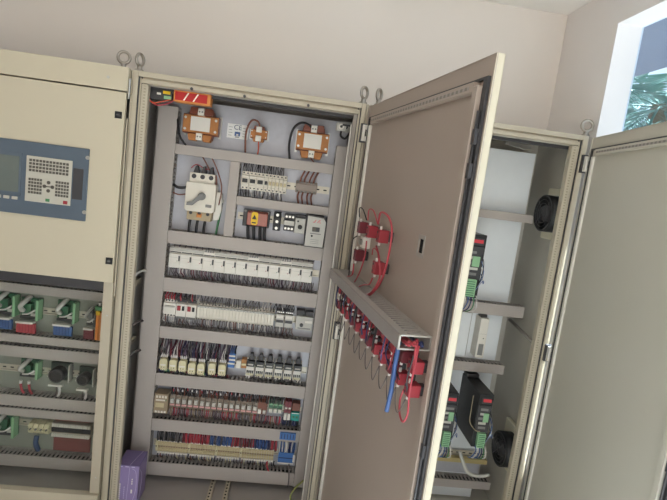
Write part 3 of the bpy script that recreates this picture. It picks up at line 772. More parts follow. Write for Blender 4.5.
# ------------------------------------------------------------------ slim relay row
t = thing('circuit_breaker', 'white three pole breaker beside the two red buttoned motor starters', 'breaker', (.186, Y0, 1.04))
b = MB(); b.prism([(-.008, -.045), (-.05, -.045), (-.052, -.03), (-.068, -.028), (-.068, .028), (-.052, .03), (-.05, .045), (-.008, .045)], 'x', -.03, .03, white); b.build('body', t, .001)
MB().box(-.024, .024, -.075, -.064, .008, .016, lgrey).build('toggle', t, .001)
b = MB()
for i in range(4):
    for sg in (-1, 1): b.cyl((-.021+i*.014, -.053, sg*.037), (-.021+i*.014, -.05, sg*.037), .004, dgrey, 8)
build_by(b, 'terminal_screw', t, lambda c: c[2] > 0)
for i in range(2):
    t = thing('motor_starter', ('second ' if i else 'first ')+'white motor starter with red and black push buttons, counted from the wide duct', 'motor starter', (.2425+i*.049, Y0, 1.04), 0, 'motor starters with red buttons')
    b = MB(); b.prism([(-.008, -.05), (-.052, -.05), (-.056, -.035), (-.075, -.032), (-.075, .03), (-.056, .034), (-.05, .05), (-.008, .05)], 'x', -.0235, .0235, white); b.build('body', t, .0015)
    b = MB(); b.box(-.018, -.002, -.081, -.074, -.002, .022, red); b.build('stop_button', t, .0015)
    b = MB(); b.box(.004, .016, -.079, -.074, -.002, .02, black); b.build('start_button', t, .0015)
    b = MB(); b.box(-.021, .021, -.066, -.05, -.046, -.036, mgrey); b.box(-.021, .021, -.06, -.05, .036, .05, dgrey); build_by(b, 'terminal', t, lambda c: c[2] > 0)
SL = None
n_s = 24; p_s = .0158
def slim_label(i): return nth(i)+' slim white relay counted from the motor starters in the white strip'
for i in range(n_s):
    xx = .326+i*p_s
    if SL is None:
        SL = thing('interface_relay', slim_label(0), 'relay', (xx, Y0, 1.04), 0, 'slim white interface relays side by side')
        b = MB(); b.prism([(-.008, -.04), (-.05, -.043), (-.066, -.028), (-.068, .0), (-.068, .022), (-.058, .03), (-.045, .04), (-.008, .04)], 'x', -.0074, .0074, cream); b.build('body', SL, .0008)
        b = MB(); b.box(-.0073, .0073, -.071, -.05, .023, .031, lgrey); b.cyl((0, -.0718, .027), (0, -.0705, .027), .002, mgrey, 8); b.build('marker', SL)
        b = MB(); b.cyl((0, -.059, -.0395), (0, -.053, -.0395), .003, dgrey, 8); b.cyl((0, -.053, .036), (0, -.048, .036), .003, dgrey, 8); build_by(b, 'terminal', SL, lambda c: c[2] > 0)
    else: dup(SL, (xx, Y0, 1.04), slim_label(i))
for i in range(2):
    t = thing('timer_relay', ('second' if i else 'first')+' grey timer relay after the slim white relay strip', 'relay', (.726+i*.044, Y0, 1.037), 0, 'grey timer relays')
    b = MB(); b.box(-.020, .020, -.07, -.008, -.03, .034, lgrey); b.box(-.020, .020, -.055, -.008, -.046, -.03, mgrey); b.box(-.020, .020, -.055, -.008, .034, .052, dgrey); b.build('body', t, .0015)
    b = MB(); b.box(-.018, .018, -.0715, -.069, -.008, .006, dgrey); b.box(-.016, .016, -.0712, -.069, .014, .028, white); b.build('face_label', t)
    b = MB()
    for q in range(4): b.cyl((-.0135+q*.009, -.0568, .042), (-.0135+q*.009, -.054, .042), .003, steel, 8)
    build_by(b, 'terminal_screw', t, lambda c: c[2] > 0)
t = thing('contactor', 'pale double contactor with black tops beside the upright duct', 'contactor', (.848, Y0, 1.05))
b = MB(); b.box(-.042, .042, -.062, -.008, -.05, .02, lgrey); b.box(-.042, -.001, -.05, -.008, .02, .048, dgrey); b.box(.002, .043, -.05, -.008, .012, .044, dgrey); b.build('body', t, .002)
b = MB(); b.cyl((-.012, -.07, -.024), (-.012, -.061, -.024), .009, dgrey, 14); b.build('dial', t)
b = MB()
for i in range(3): b.cyl((-.034+i*.012, -.054, .01), (-.034+i*.012, -.06, .01), .0045, white, 8)
b.box(.004, .04, -.0635, -.061, -.012, .0, white); b.box(-.03, .034, -.063, -.061, -.044, -.038, mgrey); b.build('terminal', t)
fan_wires('wiring', .155, .80, 70, 1.003, .946, .24, .262, [greyw, greyw, dgrey, mgrey, whitew, brownw], 'grey wires under the slim white relay strip', jitter=.01)
fan_wires('wiring', .155, .80, 56, 1.078, 1.126, .245, .262, [greyw, dgrey, dgrey, whitew, mgrey], 'grey wires above the slim white relay strip', jitter=.01, loop=.01)
fan_wires('wiring', .155, .30, 10, 1.085, 1.126, .235, .25, [redw, dgrey], 'red and black wires above the red buttoned motor starters', r=.0032, jitter=.008, loop=.01)

# ------------------------------------------------------------------ yellowish relays
RL = None
for i, xx in enumerate((.182, .229, .275, .321, .366, .420, .470)):
    z = .765 if i not in (3, 4) else .758
    lab = nth(i)+' yellowish plug-in relay from the wide upright duct, purple wires around it'
    if RL is None:
        RL = thing('plug_in_relay', lab, 'relay', (xx, Y0, z), 0, 'yellowish plug-in relays')
        b = MB(); b.box(-.019, .019, -.05, -.008, -.05, .05, dgrey); b.box(-.018, .018, -.056, -.05, -.046, -.032, yellowish); b.build('socket', RL, .001)
        b = MB(); b.prism([(-.018, -.03), (.018, -.03), (.018, .014), (.012, .022), (-.012, .022), (-.018, .014)], 'y', -.085, -.05, yellowish); b.build('relay_body', RL, .002)
        b = MB(); b.box(-.013, .013, -.0862, -.0848, -.012, -.004, white); b.cyl((-.006, -.0868, -.02), (-.006, -.0848, -.02), .002, dgrey, 8); b.cyl((.006, -.0868, -.02), (.006, -.0848, -.02), .002, dgrey, 8); b.build('marking', RL)
        b = MB()
        for q in range(4): b.box(-.016+q*.0085, -.0105+q*.0085, -.068, -.05, .026, .04, whitew); b.box(-.016+q*.0085, -.0105+q*.0085, -.066, -.05, -.044, -.034, yellowish)
        build_by(b, 'terminal', RL, lambda c: c[2] > 0)
    else: dup(RL, (xx, Y0, z), lab)
t = thing('terminal_block', 'blue striped terminal block after the yellowish relays', 'terminal block', (.508, Y0, .79))
b = MB(); b.box(-.017, .017, -.045, -.008, -.03, .05, bluep); b.build('body', t, .002)
b = MB()
for i in range(3): b.box(-.018, .018, -.047, -.04, -.012+i*.02, -.004+i*.02, white)
b.build('marker', t)
tag(MB().box(-.012, .012, -.04, -.008, -.02, .02, white).build('end_bracket', None, .002, (.545, Y0, .778)), 'small white end bracket between blue block and orange brown block', 'bracket')
t = thing('terminal_block', 'orange brown terminal block beside the black topped relays', 'terminal block', (.573, Y0, .785))
MB().box(-.014, .012, -.045, -.008, -.022, .026, mat('ochre_plastic', (176, 122, 66), .5)).build('body', t, .002); MB().box(-.013, .011, -.048, -.044, -.006, .004, yellowish).build('marker', t)
KL = None
for i in range(6):
    lab = nth(i)+' black topped relay with white front, counted from the orange brown block'
    xx = .607+i*.0475
    if KL is None:
        KL = thing('power_relay', lab, 'relay', (xx, Y0, .775), 0, 'black topped relays with white fronts')
        b = MB(); b.box(-.021, .021, -.05, -.008, -.05, .045, white); b.build('socket', KL, .0015)
        b = MB(); b.box(-.020, .020, -.075, -.045, .012, .042, black); b.prism([(-.013, .042), (-.008, .075), (.008, .075), (.013, .042)], 'y', -.06, -.03, dgrey); b.build('relay_body', KL, .002)
        b = MB(); b.box(-.019, .019, -.062, -.048, -.012, .011, white); b.box(-.014, .014, -.0765, -.074, .02, .027, lgrey); b.build('label_plate', KL, .001)
        b = MB()
        for q in range(4): b.box(-.0165+q*.009, -.0105+q*.009, -.06, -.05, -.026, -.015, black); b.box(-.0165+q*.009, -.0105+q*.009, -.056, -.05, -.042, -.032, yellowish)
        build_by(b, 'terminal', KL, lambda c: c[2] > -.028)
    else: dup(KL, (xx, Y0, .775), lab)
fan_wires('wiring', .155, .50, 64, .795, .886, .235, .262, [purplew, purplew, greyw, blackw, dbluew, whitew, dred], 'purple and grey wires above the yellowish relays', jitter=.012, loop=.015, r=.0026)
fan_wires('wiring', .155, .50, 60, .725, .70, .235, .258, [purplew, greyw, blackw, dbluew, greenw, dred], 'dark wires under the yellowish relays', jitter=.012, r=.0026)
fan_wires('wiring', .59, .87, 40, .735, .70, .24, .26, [greyw, blackw, whitew, mgrey], 'dark wires under the black topped relays', jitter=.01)
fan_wires('wiring', .50, .53, 6, .84, .886, .24, .26, [bluew, blackw], 'blue wires above the blue striped terminal block')

# ------------------------------------------------------------------ red wired terminals
t = thing('power_supply', 'tan power supply module at the start of the red wired row', 'power supply', (.186, Y0, .55))
b = MB(); b.box(-.034, .034, -.075, -.008, -.052, .05, tan); b.build('housing', t, .002)
b = MB()
for q in range(4): b.box(-.026+q*.0145, -.016+q*.0145, -.0775, -.07, .03, .042, cream); b.box(-.026+q*.0145, -.016+q*.0145, -.0775, -.07, -.048, -.038, white)
build_by(b, 'terminal', t, lambda c: c[2] > 0)
b = MB(); b.box(-.026, .02, -.0765, -.0745, .014, .022, cream); b.box(-.026, .016, -.0765, -.0745, -.02, .004, termbeige); b.cyl((.024, -.077, .02), (.024, -.074, .02), .003, greenw, 8); b.build('face_label', t)
TL = None
for i in range(15):
    xx = .237+i*.0298; lab = nth(i)+' grey relay terminal from the tan power supply in the red wired row'
    if TL is None:
        TL = thing('terminal_relay', lab, 'terminal', (xx, Y0, .55), 0, 'grey relay terminals with red wires')
        b = MB(); b.prism([(-.008, -.04), (-.04, -.04), (-.052, -.02), (-.052, .02), (-.04, .04), (-.008, .04)], 'x', -.0135, .0135, mat('grey_beige_plastic', (140, 126, 112), .5, vary=.06)); b.build('body', TL, .0012)
        b = MB(); b.prism([(-.05, .0), (-.068, .004), (-.064, .024), (-.05, .024)], 'x', -.009, .008, lgrey); b.build('relay_clip', TL, .0012)
        b = MB(); b.box(-.012, .012, -.056, -.05, -.014, -.006, mat('pink_marker', (232, 176, 172), .5)); b.build('marker', TL, .0006)
    else: dup(TL, (xx, Y0, .55), lab)
t = thing('terminal_block', 'dark two tier terminal block with white square plug', 'terminal block', (.690, Y0, .555))
b = MB(); b.box(-.024, .024, -.045, -.008, -.03, .04, brownw); b.build('body', t, .0015)
MB().box(-.021, -.004, -.056, -.044, -.022, .002, white).build('plug', t, .0015); MB().box(.004, .02, -.052, -.044, -.024, -.004, lgrey).build('plug', t, .0015)
for i in range(3):
    t = thing('terminal_block', nth(i)+' green and white terminal block after the white square plug', 'terminal block', (.733+i*.024, Y0, .562), 0, 'green and white terminal blocks')
    b = MB(); b.box(-.011, .011, -.042, -.008, -.02, .045, green); b.build('body', t, .001)
    MB().box(-.009, .009, -.055, -.04, -.018, .002, white).build('plug', t, .0015); MB().box(-.01, .01, -.045, -.038, .018, .03, lgreen).build('lever', t, .001)
for i in range(2):
    t = thing('terminal_block', ('second' if i else 'first')+' red terminal block with white lower half', 'terminal block', (.812+i*.018, Y0, .556), 0, 'red terminal blocks')
    b = MB(); b.box(-.0085, .0085, -.05, -.008, -.01, .055, dred); b.build('body', t, .001)
    MB().box(-.007, .007, -.056, -.02, -.045, -.008, white).build('plug', t, .001)
    MB().box(-.006, .006, -.054, -.049, .015, .024, white).build('marker', t)
t = thing('connector', 'teal connector under a brown plug beside the upright duct', 'connector', (.862, Y0, .55))
MB().box(-.021, .022, -.055, -.008, -.04, .006, teal).build('body', t, .002); MB().box(-.02, .021, -.05, -.008, .012, .055, brownw).build('plug', t, .002)
b = MB(); b.cyl((-.008, -.057, -.018), (-.008, -.054, -.018), .006, greenw, 12); b.cyl((.01, -.057, -.018), (.01, -.054, -.018), .006, greenw, 12); b.box(-.018, .018, -.056, -.054, .0, .004, white); b.build('socket', t)
fan_wires('wiring', .225, .80, 75, .525, .46, .243, .262, [redw, redw, greyw, purplew, greyw, dred, tan], 'red and violet wires under the grey relay terminals', jitter=.009, r=.0026)
fan_wires('wiring', .225, .80, 75, .588, .642, .25, .262, [greyw, dgrey, dgrey, brownw, blackw], 'dark grey wires above the grey relay terminals', jitter=.009, r=.0028, loop=.008)
fr_ = MB()
for i in range(16):
    xx = .235+i*.024+random.uniform(-.004, .004); zz = .628+random.uniform(-.006, .006)
    fr_.cyl((xx, .243, zz), (xx+.002, .243, zz-.012), .003, whitew if i % 3 else redw, 6)
stuff(fr_.build('wire_ferrule'), 'white and red wire ferrules at the top of the red wired row', 'ferrules')
fan_wires('wiring', .80, .885, 12, .512, .462, .24, .262, [dbluew, dbluew, blackw], 'dark blue wires under the teal connector', r=.0035)

# ------------------------------------------------------------------ lowest terminals
EC = None
TT = None; k_t = 0; xx = .176
for seg, ncount in enumerate((12, 10, 9, 13)):
    lab = nth(seg)+' yellow end clamp from the wide upright duct in the lowest terminal row'
    if EC is None:
        EC = thing('end_clamp', lab, 'clamp', (xx, Y0, .302), 0, 'yellow end clamps')
        b = MB(); b.prism([(-.008, -.028), (-.04, -.028), (-.05, -.01), (-.05, .02), (-.04, .03), (-.008, .03)], 'x', -.0045, .0045, yellowish); b.build('body', EC, .001)
        b = MB(); b.cyl((0, -.052, .005), (0, -.049, .005), .003, dgrey, 8); b.build('screw', EC)
    else: dup(EC, (xx, Y0, .302), lab)
    xx += .0112
    for q in range(ncount):
        lab = nth(k_t)+' narrow beige terminal from the wide upright duct in the lowest row'
        if TT is None:
            TT = thing('rail_terminal', lab, 'terminal', (xx, Y0, .30), 0, 'narrow beige terminals in the lowest row')
            b = MB(); b.prism([(-.008, -.03), (-.034, -.03), (-.045, -.02), (-.045, -.008), (-.038, -.004), (-.038, .006), (-.045, .01), (-.045, .024), (-.034, .034), (-.008, .034)], 'x', -.0056, .0056, termbeige); b.box(-.0056, .0056, -.0386, -.034, -.003, .005, tan); b.build('body', TT, .0006)
            b = MB(); b.box(-.0056, .0056, -.048, -.044, -.033, -.024, white); b.box(-.0056, .0056, -.042, -.036, .03, .036, white); build_by(b, 'marker', TT, lambda c: c[2] > 0)
        else: dup(TT, (xx, Y0, .30), lab)
        xx += .0128; k_t += 1
t = thing('terminal_block', 'blue lying terminal block at the end of the lowest row', 'terminal block', (.842, Y0, .30))
b = MB(); b.box(-.04, .04, -.05, -.008, -.028, .028, bluep); b.build('body', t, .002)
b = MB(); b.box(-.038, .038, -.0515, -.049, -.003, .001, dbluew); b.box(-.041, .041, -.048, -.03, -.036, -.028, white); b.box(.036, .046, -.052, -.03, -.02, .02, white); build_by(b, 'marker', t, lambda c: c[2] > -.025)
pl = thing('cable_plug', 'bright blue flat plug lying across the duct above the blue terminal block', 'plug', (.838, .229, .436))
MB().box(-.042, .04, -.012, 0, -.02, .018, bluep).build('housing', pl, .002)
b = MB()
for i in range(5): b.box(-.034+i*.015, -.03+i*.015, -.0126, -.011, -.014, .012, dbluew)
b.build('groove', pl)
def seg_mats(f):
    for a, ms in ((.2, [dgrey, greyw, blackw]), (.42, [redw, redw, dred]), (.61, [bluew, bluew, greyw]), (.80, [redw, redw, dred, greyw]), (.93, [bluew, bluew, dbluew]), (1.01, [redw, redw, greyw])):
        if f < a: return ms[random.randrange(len(ms))]
fan_wires('wiring', .175, .79, 96, .333, .401, .252, .262, seg_mats, 'grey, red and blue wires above the lowest beige terminals', jitter=.004, r=.0032)
fan_wires('wiring', .18, .79, 44, .272, .226, .25, .262, [greyw, dgrey, brownw, blackw, yellowish], 'dark wires under the lowest beige terminals', jitter=.008, r=.0026)
fan_wires('wiring', .80, .885, 12, .33, .42, .246, .25, [bluew, dbluew, whitew, lgrey], 'blue and white wires above the blue lying terminal block', r=.0036)
wire([(.748, .245, .275), (.75, .232, .25), (.762, .235, .225)], .0035, redw, 'red wire dropping into the lowest duct near the blue terminal block')
wire([(.862, .245, .27), (.868, .222, .22), (.87, .222, .17), (.868, .235, .145)], .003, greyw, 'grey wire crossing the face of the lowest duct')
wire([(.955, .18, .235), (.905, .15, .20), (.885, .14, .16), (.895, .14, .125)], .0045, mat('green_yellow_wire', (150, 156, 84), .5), 'green yellow earth wire curling at the foot of the hinged frame side')
# wires in the side gutter
for i, (za, zb_) in enumerate(((1.20, 1.14), (.95, .86), (.80, .74))):
    wire([(.012, .10, za-.04), (.03, .14, za), (.055, .2, za+.02), (.07, .27, za+.0)], .006, greyw if i else lgrey, nth(i)+' grey cable from the top in the dark gutter beside the wide duct', 'cable', 'cable', 'cables in the side gutter')

# ------------------------------------------------------------------ purple box
pb = thing('carton', 'purple cardboard carton standing on the cabinet floor beside the wide duct', 'box', (.108, .085, .121))
b = MB(); b.box(-.05, .05, -.055, .075, 0, .202, purple); b.build('body', pb, .002)
b = MB(); b.box(-.0505, .0505, -.0555, .0755, .2, .2045, purpled); b.build('lid', pb, .001)
ln = MB(); lav = mat('pale_lavender_print', (206, 196, 226), .5)
ln.tube([(.006, -.0555, .198), (.004, -.0555, .11), (.0, -.0555, .01)], .0009, lav, 5, 4)
ln.tube([(.006, -.05, .2046), (.02, .03, .2046), (.03, .074, .2046)], .0009, lav, 5, 4)
ln.tube([(.018, -.0555, .19), (.034, -.0555, .178), (.04, -.0555, .14), (.04, -.0555, .08), (.026, -.0555, .01)], .0009, lav, 5, 5)
ln.tube([(.0505, -.04, .18), (.0505, .0, .11), (.0505, -.03, .01)], .0009, lav, 5, 5)
ln.build('printed_line', pb)
tx = MB()
for i in range(8): tx.box(-.036, -.030, -.0560, -.0545, .03+i*.0105, .0375+i*.0105, white)
for i in range(6): tx.box(-.014, -.011, -.0560, -.0545, .035+i*.011, .042+i*.011, lav)
tx.box(.018, .025, -.0560, -.0545, .065, .084, white)
for i in range(3): tx.box(.019, .024, -.0560, -.0545, .11+i*.011, .117+i*.011, white)
build_by(tx, 'lettering', pb, lambda c: 0 if c[0] < -.02 else (1 if c[0] < .01 else (2 if c[2] < .1 else 3)))
st = MB()
for i in range(3): st.box(-.042+i*.028, -.026+i*.028, -.056, -.05, .196, .2, lav)
st.build('seal', pb)

# ------------------------------------------------------------------ things on the middle door
dd = door_thing('wiring_duct', 'slotted wiring duct across the inside of the open middle door, cut end showing', 'cable duct', .485, 1.362)
m_ = MB(); L2 = .45
m_.add([(-L2, -.001, -.0185), (L2, -.001, -.0185), (L2, -.001, .0185), (-L2, -.001, .0185)], [(0, 1, 2, 3)], ductdark)
for sg in (-1, 1): comb(m_, -L2, L2, .09, ductdark, lambda a, d, sg=sg: (a, -d, sg*.0185), .022, .010, .014, .026)
o = m_.build('body', dd); sd = o.modifiers.new('wall', 'SOLIDIFY'); sd.thickness = .002; sd.offset = 0
MB().box(-L2, L2, -.092, -.087, -.0205, .0205, mat('door_duct_cover', (150, 142, 138), .5)).build('cover', dd, .001)
b = MB(); b.box(L2-.003, L2+.001, -.0925, -.0, .0165, .0205, lgrey); b.box(L2-.003, L2+.001, -.0925, 0, -.0205, -.0165, lgrey); b.box(L2-.003, L2+.001, -.0925, -.0875, -.0205, .0205, lgrey); b.box(L2-.003, L2+.001, -.004, 0, -.0205, .0205, lgrey); b.build('cut_edge', dd)
b = MB()
for q in (-.03, -.05, -.066): b.tube([(-L2+.05, q, 0), (0, q, .004), (L2-.02, q-.004, -.003), (L2+.004, q, .004)], .005, redw if q < -.04 else dbluew, 6, 3)
b.build('enclosed_cable', dd)
def cblock(s, z, label, group, mt=red, h=.022):
    t = door_thing('contact_block', label, 'contact block', s, z, group)
    b = MB(); b.box(-.018, .018, -.052, -.018, -h, h, mt); b.box(-.014, .014, -.018, 0, -h*.8, h*.8, dgrey); b.box(-.0185, -.006, -.036, -.028, -h*1.02, h*1.02, dgrey); b.build('body', t, .002)
    b = MB()
    for sg in (-1, 1): b.cyl((0, -.044, sg*h), (0, -.044, sg*(h+.011)), .0045, whitew, 8); b.cyl((-.006, -.0535, sg*h*.55), (-.006, -.051, sg*h*.55), .004, dgrey, 8)
    build_by(b, 'terminal', t, lambda c: c[2] > 0)
    return t
GU = 'red contact blocks above the door duct'
for i, s in enumerate((.25, .38, .51)): cblock(s, 1.592, nth(i)+' red contact block from the hinge in the upper trio on the door', GU, dred if i == 0 else red)
cblock(.25, 1.482, 'lower red contact block nearer the hinge, between trio and door duct', GU, dred)
cblock(.51, 1.482, 'lower red contact block away from the hinge, between trio and door duct', GU, red)
for k, (z, rn) in enumerate(((1.30, 'upper'), (1.235, 'lower'))):
    for i in range(12):
        cblock(.075+i*.0785, z, nth(i)+' red contact block from the hinge in the '+rn+' row under the door duct', 'red contact blocks under the door duct', dred if (i+k) % 3 == 1 else red, .017)
t = door_thing('push_button', 'bright metal fitting between the upper and lower red contact blocks', 'fitting', .25, 1.535)
b = MB(); b.box(-.022, .022, -.03, 0, -.022, .022, white); b.build('base', t, .002); b = MB(); b.cyl((0, -.04, 0), (0, -.03, 0), .012, steel, 12); b.build('collar', t)
def dp(s, p, z):
    q = Vector((1.005, -.012, 0))+Vector((.14223, -.98983, 0))*s-Vector((.98983, .14223, 0))*p
    return (q.x, q.y, z)
def dwire(pts, r, mt, label, group=None, name='wire', cat='wire'):
    return wire([dp(*p) for p in pts], r, mt, label, name, cat, group)
dwire([(.24, .05, 1.63), (.26, .06, 1.665), (.31, .06, 1.665), (.36, .055, 1.63)], .0022, blackw, 'dark wire looping over the first upper red contact block')
dwire([(.36, .05, 1.63), (.39, .06, 1.67), (.45, .06, 1.67), (.50, .055, 1.63)], .0022, redw, 'thin red wire looping between second and third upper contact blocks')
dwire([(.49, .05, 1.63), (.53, .06, 1.672), (.60, .055, 1.665), (.64, .05, 1.62), (.635, .05, 1.52), (.60, .05, 1.45), (.52, .05, 1.39), (.46, .05, 1.376)], .0035, redw, 'thick red wire sweeping from the trio down into the door duct')
dwire([(.50, .05, 1.555), (.56, .055, 1.53), (.60, .055, 1.47), (.55, .055, 1.41), (.48, .05, 1.378)], .003, redw, 'second red wire sweeping down beside the thick red one')
dwire([(.25, .05, 1.445), (.27, .055, 1.41), (.22, .05, 1.39), (.17, .05, 1.378)], .0028, redw, 'red wire from the lower block nearer the hinge into the duct')
dwire([(.38, .05, 1.555), (.40, .055, 1.50), (.36, .055, 1.43), (.29, .05, 1.378)], .0026, redw, 'red wire from the second upper block down to the duct')
dwire([(.51, .05, 1.445), (.50, .055, 1.42), (.42, .05, 1.40), (.36, .05, 1.378)], .0026, redw, 'red wire from the lower block farther from the hinge into the duct')
dwire([(.24, .05, 1.555), (.20, .055, 1.53), (.21, .055, 1.47), (.2, .05, 1.38)], .0022, blackw, 'dark wire running down behind the first red contact blocks')
dwire([(.47, .05, 1.52), (.49, .055, 1.545), (.54, .055, 1.54), (.56, .05, 1.50)], .002, redw, 'small red loop over the lower block farther from the hinge')
dwl = MB()
for i in range(11):
    a = .075+i*.0785; bq = a+.0785
    dwl.tube([dp(a, .05, 1.205), dp(a+.02, .052, 1.165), dp((a+bq)/2, .052, 1.150-.004*i % .01), dp(bq-.02, .052, 1.165), dp(bq, .05, 1.205)], .0016, greyw, 5, 4)
stuff(dwl.build('wiring'), 'thin grey wire hanging in loops under the lowest red contact blocks', 'wires')
dwl = MB()
for i in range(12):
    a = .075+i*.0785
    for q in range(2):
        e = a+random.uniform(-.03, .04)
        dwl.tube([dp(a+random.uniform(-.01, .02), .05, 1.225+q*.01), dp(e+.015, .062, 1.27), dp(e+.02, .06, 1.31), dp(e+.01, .05, 1.345)], .0022, [dbluew, blackw, dgrey, bluew, redw][(i+q) % (3 if i < 8 else 5)], 5, 4)
stuff(dwl.build('wiring'), 'dark blue and black wires between the red contact blocks and door duct', 'wires')
dwire([(.90, .075, 1.35), (.90, .078, 1.28), (.905, .08, 1.21), (.895, .08, 1.15)], .0065, bluew, 'bright blue cable hanging from the cut end of the door duct', None, 'cable', 'cable')
dwire([(.95, .04, 1.36), (.965, .05, 1.31), (.97, .055, 1.24), (.968, .05, 1.18), (.945, .05, 1.145), (.915, .05, 1.155), (.905, .05, 1.19), (.92, .05, 1.225)], .0028, redw, 'red wire hanging in a long loop below the door duct end')
dwire([(.90, .03, 1.36), (.935, .04, 1.368), (.955, .05, 1.34), (.955, .05, 1.30)], .004, redw, 'red wire poking out of the cut end of the door duct')

# ------------------------------------------------------------------ right cabinet contents
def fan(z, label):
    t = thing('cooling_fan', label, 'fan', (RX+RW-.003, .128, z), 0, 'side wall fans')
    b = MB(); b.box(-.022, 0, -.112, .112, -.125, .125, mat('filter_cream', (236, 228, 204), .5, vary=.03)); b.build('filter_frame', t, .006)
    b = MB()
    n = 36; ro, ri = .088, .081
    vs = []; fs = []
    for i in range(n):
        a = 2*PI*i/n
        for r_, x_ in ((ro, -.02), (ro, -.085), (ri, -.085), (ri, -.02)): vs.append((x_, r_*math.cos(a), r_*math.sin(a)))
    for i in range(n):
        j = (i+1) % n
        for k in range(4): fs.append((i*4+k, j*4+k, j*4+(k+1) % 4, i*4+(k+1) % 4))
    b.add(vs, fs, black, True); b.build('housing', t)
    b = MB(); b.cyl((-.078, 0, 0), (-.02, 0, 0), .038, dgrey, 24); b.build('hub', t, .002)
    b = MB()
    for i in range(7):
        a0 = 2*PI*i/7
        def q(r_, a, x_): return (x_, r_*math.cos(a), r_*math.sin(a))
        v = [q(.036, a0, -.072), q(.079, a0+.12, -.074), q(.079, a0+.75, -.04), q(.036, a0+.7, -.035)]
        v2 = [(p[0]+.003, p[1], p[2]) for p in v]
        b.add(v+v2, [(0, 1, 2, 3), (7, 6, 5, 4), (0, 4, 5, 1), (1, 5, 6, 2), (2, 6, 7, 3), (3, 7, 4, 0)], black)
    b.build('blade', t)
    b = MB()
    for r_ in (.03, .047, .065, .083): b.torus((-.088, 0, 0), (1, 0, 0), r_, .0015, dgrey, 36, 6)
    for i in range(4):
        a = PI/4+i*PI/2; b.tube([(-.088, 0, 0), (-.088, .085*math.cos(a), .085*math.sin(a))], .0016, dgrey, 6, 1)
    b.build('finger_guard', t)
fan(1.735, 'upper black cooling fan on the side wall, level with the topmost duct')
fan(.52, 'lower black cooling fan on the side wall, beside the black drive')

def drive(x0, x1, z0, z1, label, depth=.262):
    w = x1-x0; h = z1-z0
    t = thing('servo_drive', label, 'drive', ((x0+x1)/2, Y0, z0), 0, 'black servo drives')
    b = MB(); b.box(-w/2, w/2, -depth, 0, .0, h, black); b.box(-w/2+.004, w/2-.004, -.06, -.002, h, h+.02, dgrey); b.build('housing', t, .003)
    y = -depth
    b = MB(); b.box(-w*.28, w*.40, y-.002, y+.01, h-.05, h-.018, dgrey); b.box(-w*.2, w*.36, y-.003, y, h-.04, h-.024, mat('red_display_glow', (214, 60, 70), .4)); b.build('display', t, .001)
    b = MB(); b.box(-w*.45, w*.45, y-.006, y, h*.30, h-.058, dgrey)
    for i in range(5): b.box(-w*.4+random.random()*.01, w*.1+random.random()*.02, y-.0085, y-.005, h*.36+i*h*.085, h*.36+i*h*.085+.012, lgrey if i % 2 else mgrey)
    b.box(-w*.05, w*.3, y-.013, y-.004, h*.5, h*.66, lgreen); b.build('control_terminal', t, .001)
    b = MB(); b.box(-w*.25, w*.28, y-.022, y, h*.03, h*.30, lgreen)
    for i in range(7): b.box(-w*.2, w*.22, y-.0228, y-.021, h*.05+i*h*.035, h*.05+i*h*.035+.004, green)
    b.build('power_connector', t, .002)
    b = MB()
    for i in range(6):
        q = -w*.3+i*w*.14
        b.tube([(q, y-.012, h*.05), (q+.004, y-.022, -.01), (q+.01*(i-3)*.4, y-.01, -.05), (q, y+.05, -.08)], .0028, [bluew, whitew, bluew, dbluew, greenw, whitew][i], 5, 4)
    b.build('wire', t)
    b = MB()
    for i in range(4):
        q = w*.36+i*.004
        b.tube([(q, y-.006, h*.7-i*.03), (q+.012, y-.02, h*.55-i*.03), (q+.008, y-.02, h*.3), (w*.2, y-.02, h*.1)], .002, [blackw, bluew, whitew, bluew][i], 5, 4)
    b.build('signal_wire', t)
    return t
drive(1.725, 1.797, .565, .84, 'black servo drive with broad dark flank beside the lower fan')
drive(1.553, 1.623, .555, .83, 'black servo drive half hidden by the swung door edge, lower row')
drive(1.532, 1.632, 1.30, 1.60, 'upper black servo drive under the topmost duct', .25)
wire([(1.72, .1, .80), (1.705, .06, .74), (1.70, .04, .69), (1.725, .02, .66), (1.75, .02, .655)], .0022, mat('pale_wire', (176, 160, 132), .5), 'pale wire curving along the broad dark flank of the drive')
t = thing('box_module', 'slim white upright box module under the second duct', 'module', (1.766, Y0, .955))
MB().box(-.022, .022, -.075, 0, 0, .21, white).build('housing', t, .002)
b = MB(); b.box(-.013, .013, -.0758, -.0745, .015, .075, mgrey); b.box(-.018, .018, -.0758, -.0745, .128, .1285, mgrey); b.cyl((.006, -.0764, .105), (.006, -.0745, .105), .003, dgrey, 8); b.build('face_label', t)
b = MB(); b.box(-.016, .016, -.05, -.01, .21, .225, dgrey); b.build('plug', t)
t = thing('folded_bracket', 'folded grey steel bracket panel beside the slim white module', 'bracket', (1.60, Y0, .95))
b = MB(); b.box(-.13, .10, -.05, -.047, 0, .23, paleplate); b.build('panel', t, .001); b = MB(); b.box(.1, .103, -.05, 0, 0, .23, mat('folded_steel_side', (176, 172, 168), .5, .2)); b.build('flange', t)
rail(1.10, 1.93, .395, 'beige rail below the lower servo drives', .285)
tag(MB().box(-.4, .4, -.03, 0, -.012, .012, mat('brass_bar', (196, 178, 128), .4, .3)).build('busbar', None, .001, (1.52, .27, .372)), 'pale brass bar below the lower servo drives', 'busbar')
tag(MB().box(-.4, .4, -.003, 0, -.04, .04, galv).build('cover_strip', None, .001, (1.5, .285, .32)), 'pale flat steel strip between the brass bar and lowest duct', 'strip')
wire([(1.70, .10, .50), (1.74, .06, .42), (1.80, .06, .40), (1.86, .07, .405)], .009, lgrey, 'grey cable bending under the lower servo drive', 'cable', 'cable')
wire([(1.56, .02, 1.27), (1.53, .04, 1.25), (1.50, .12, 1.27)], .004, bluew, 'blue wire under the upper servo drive')

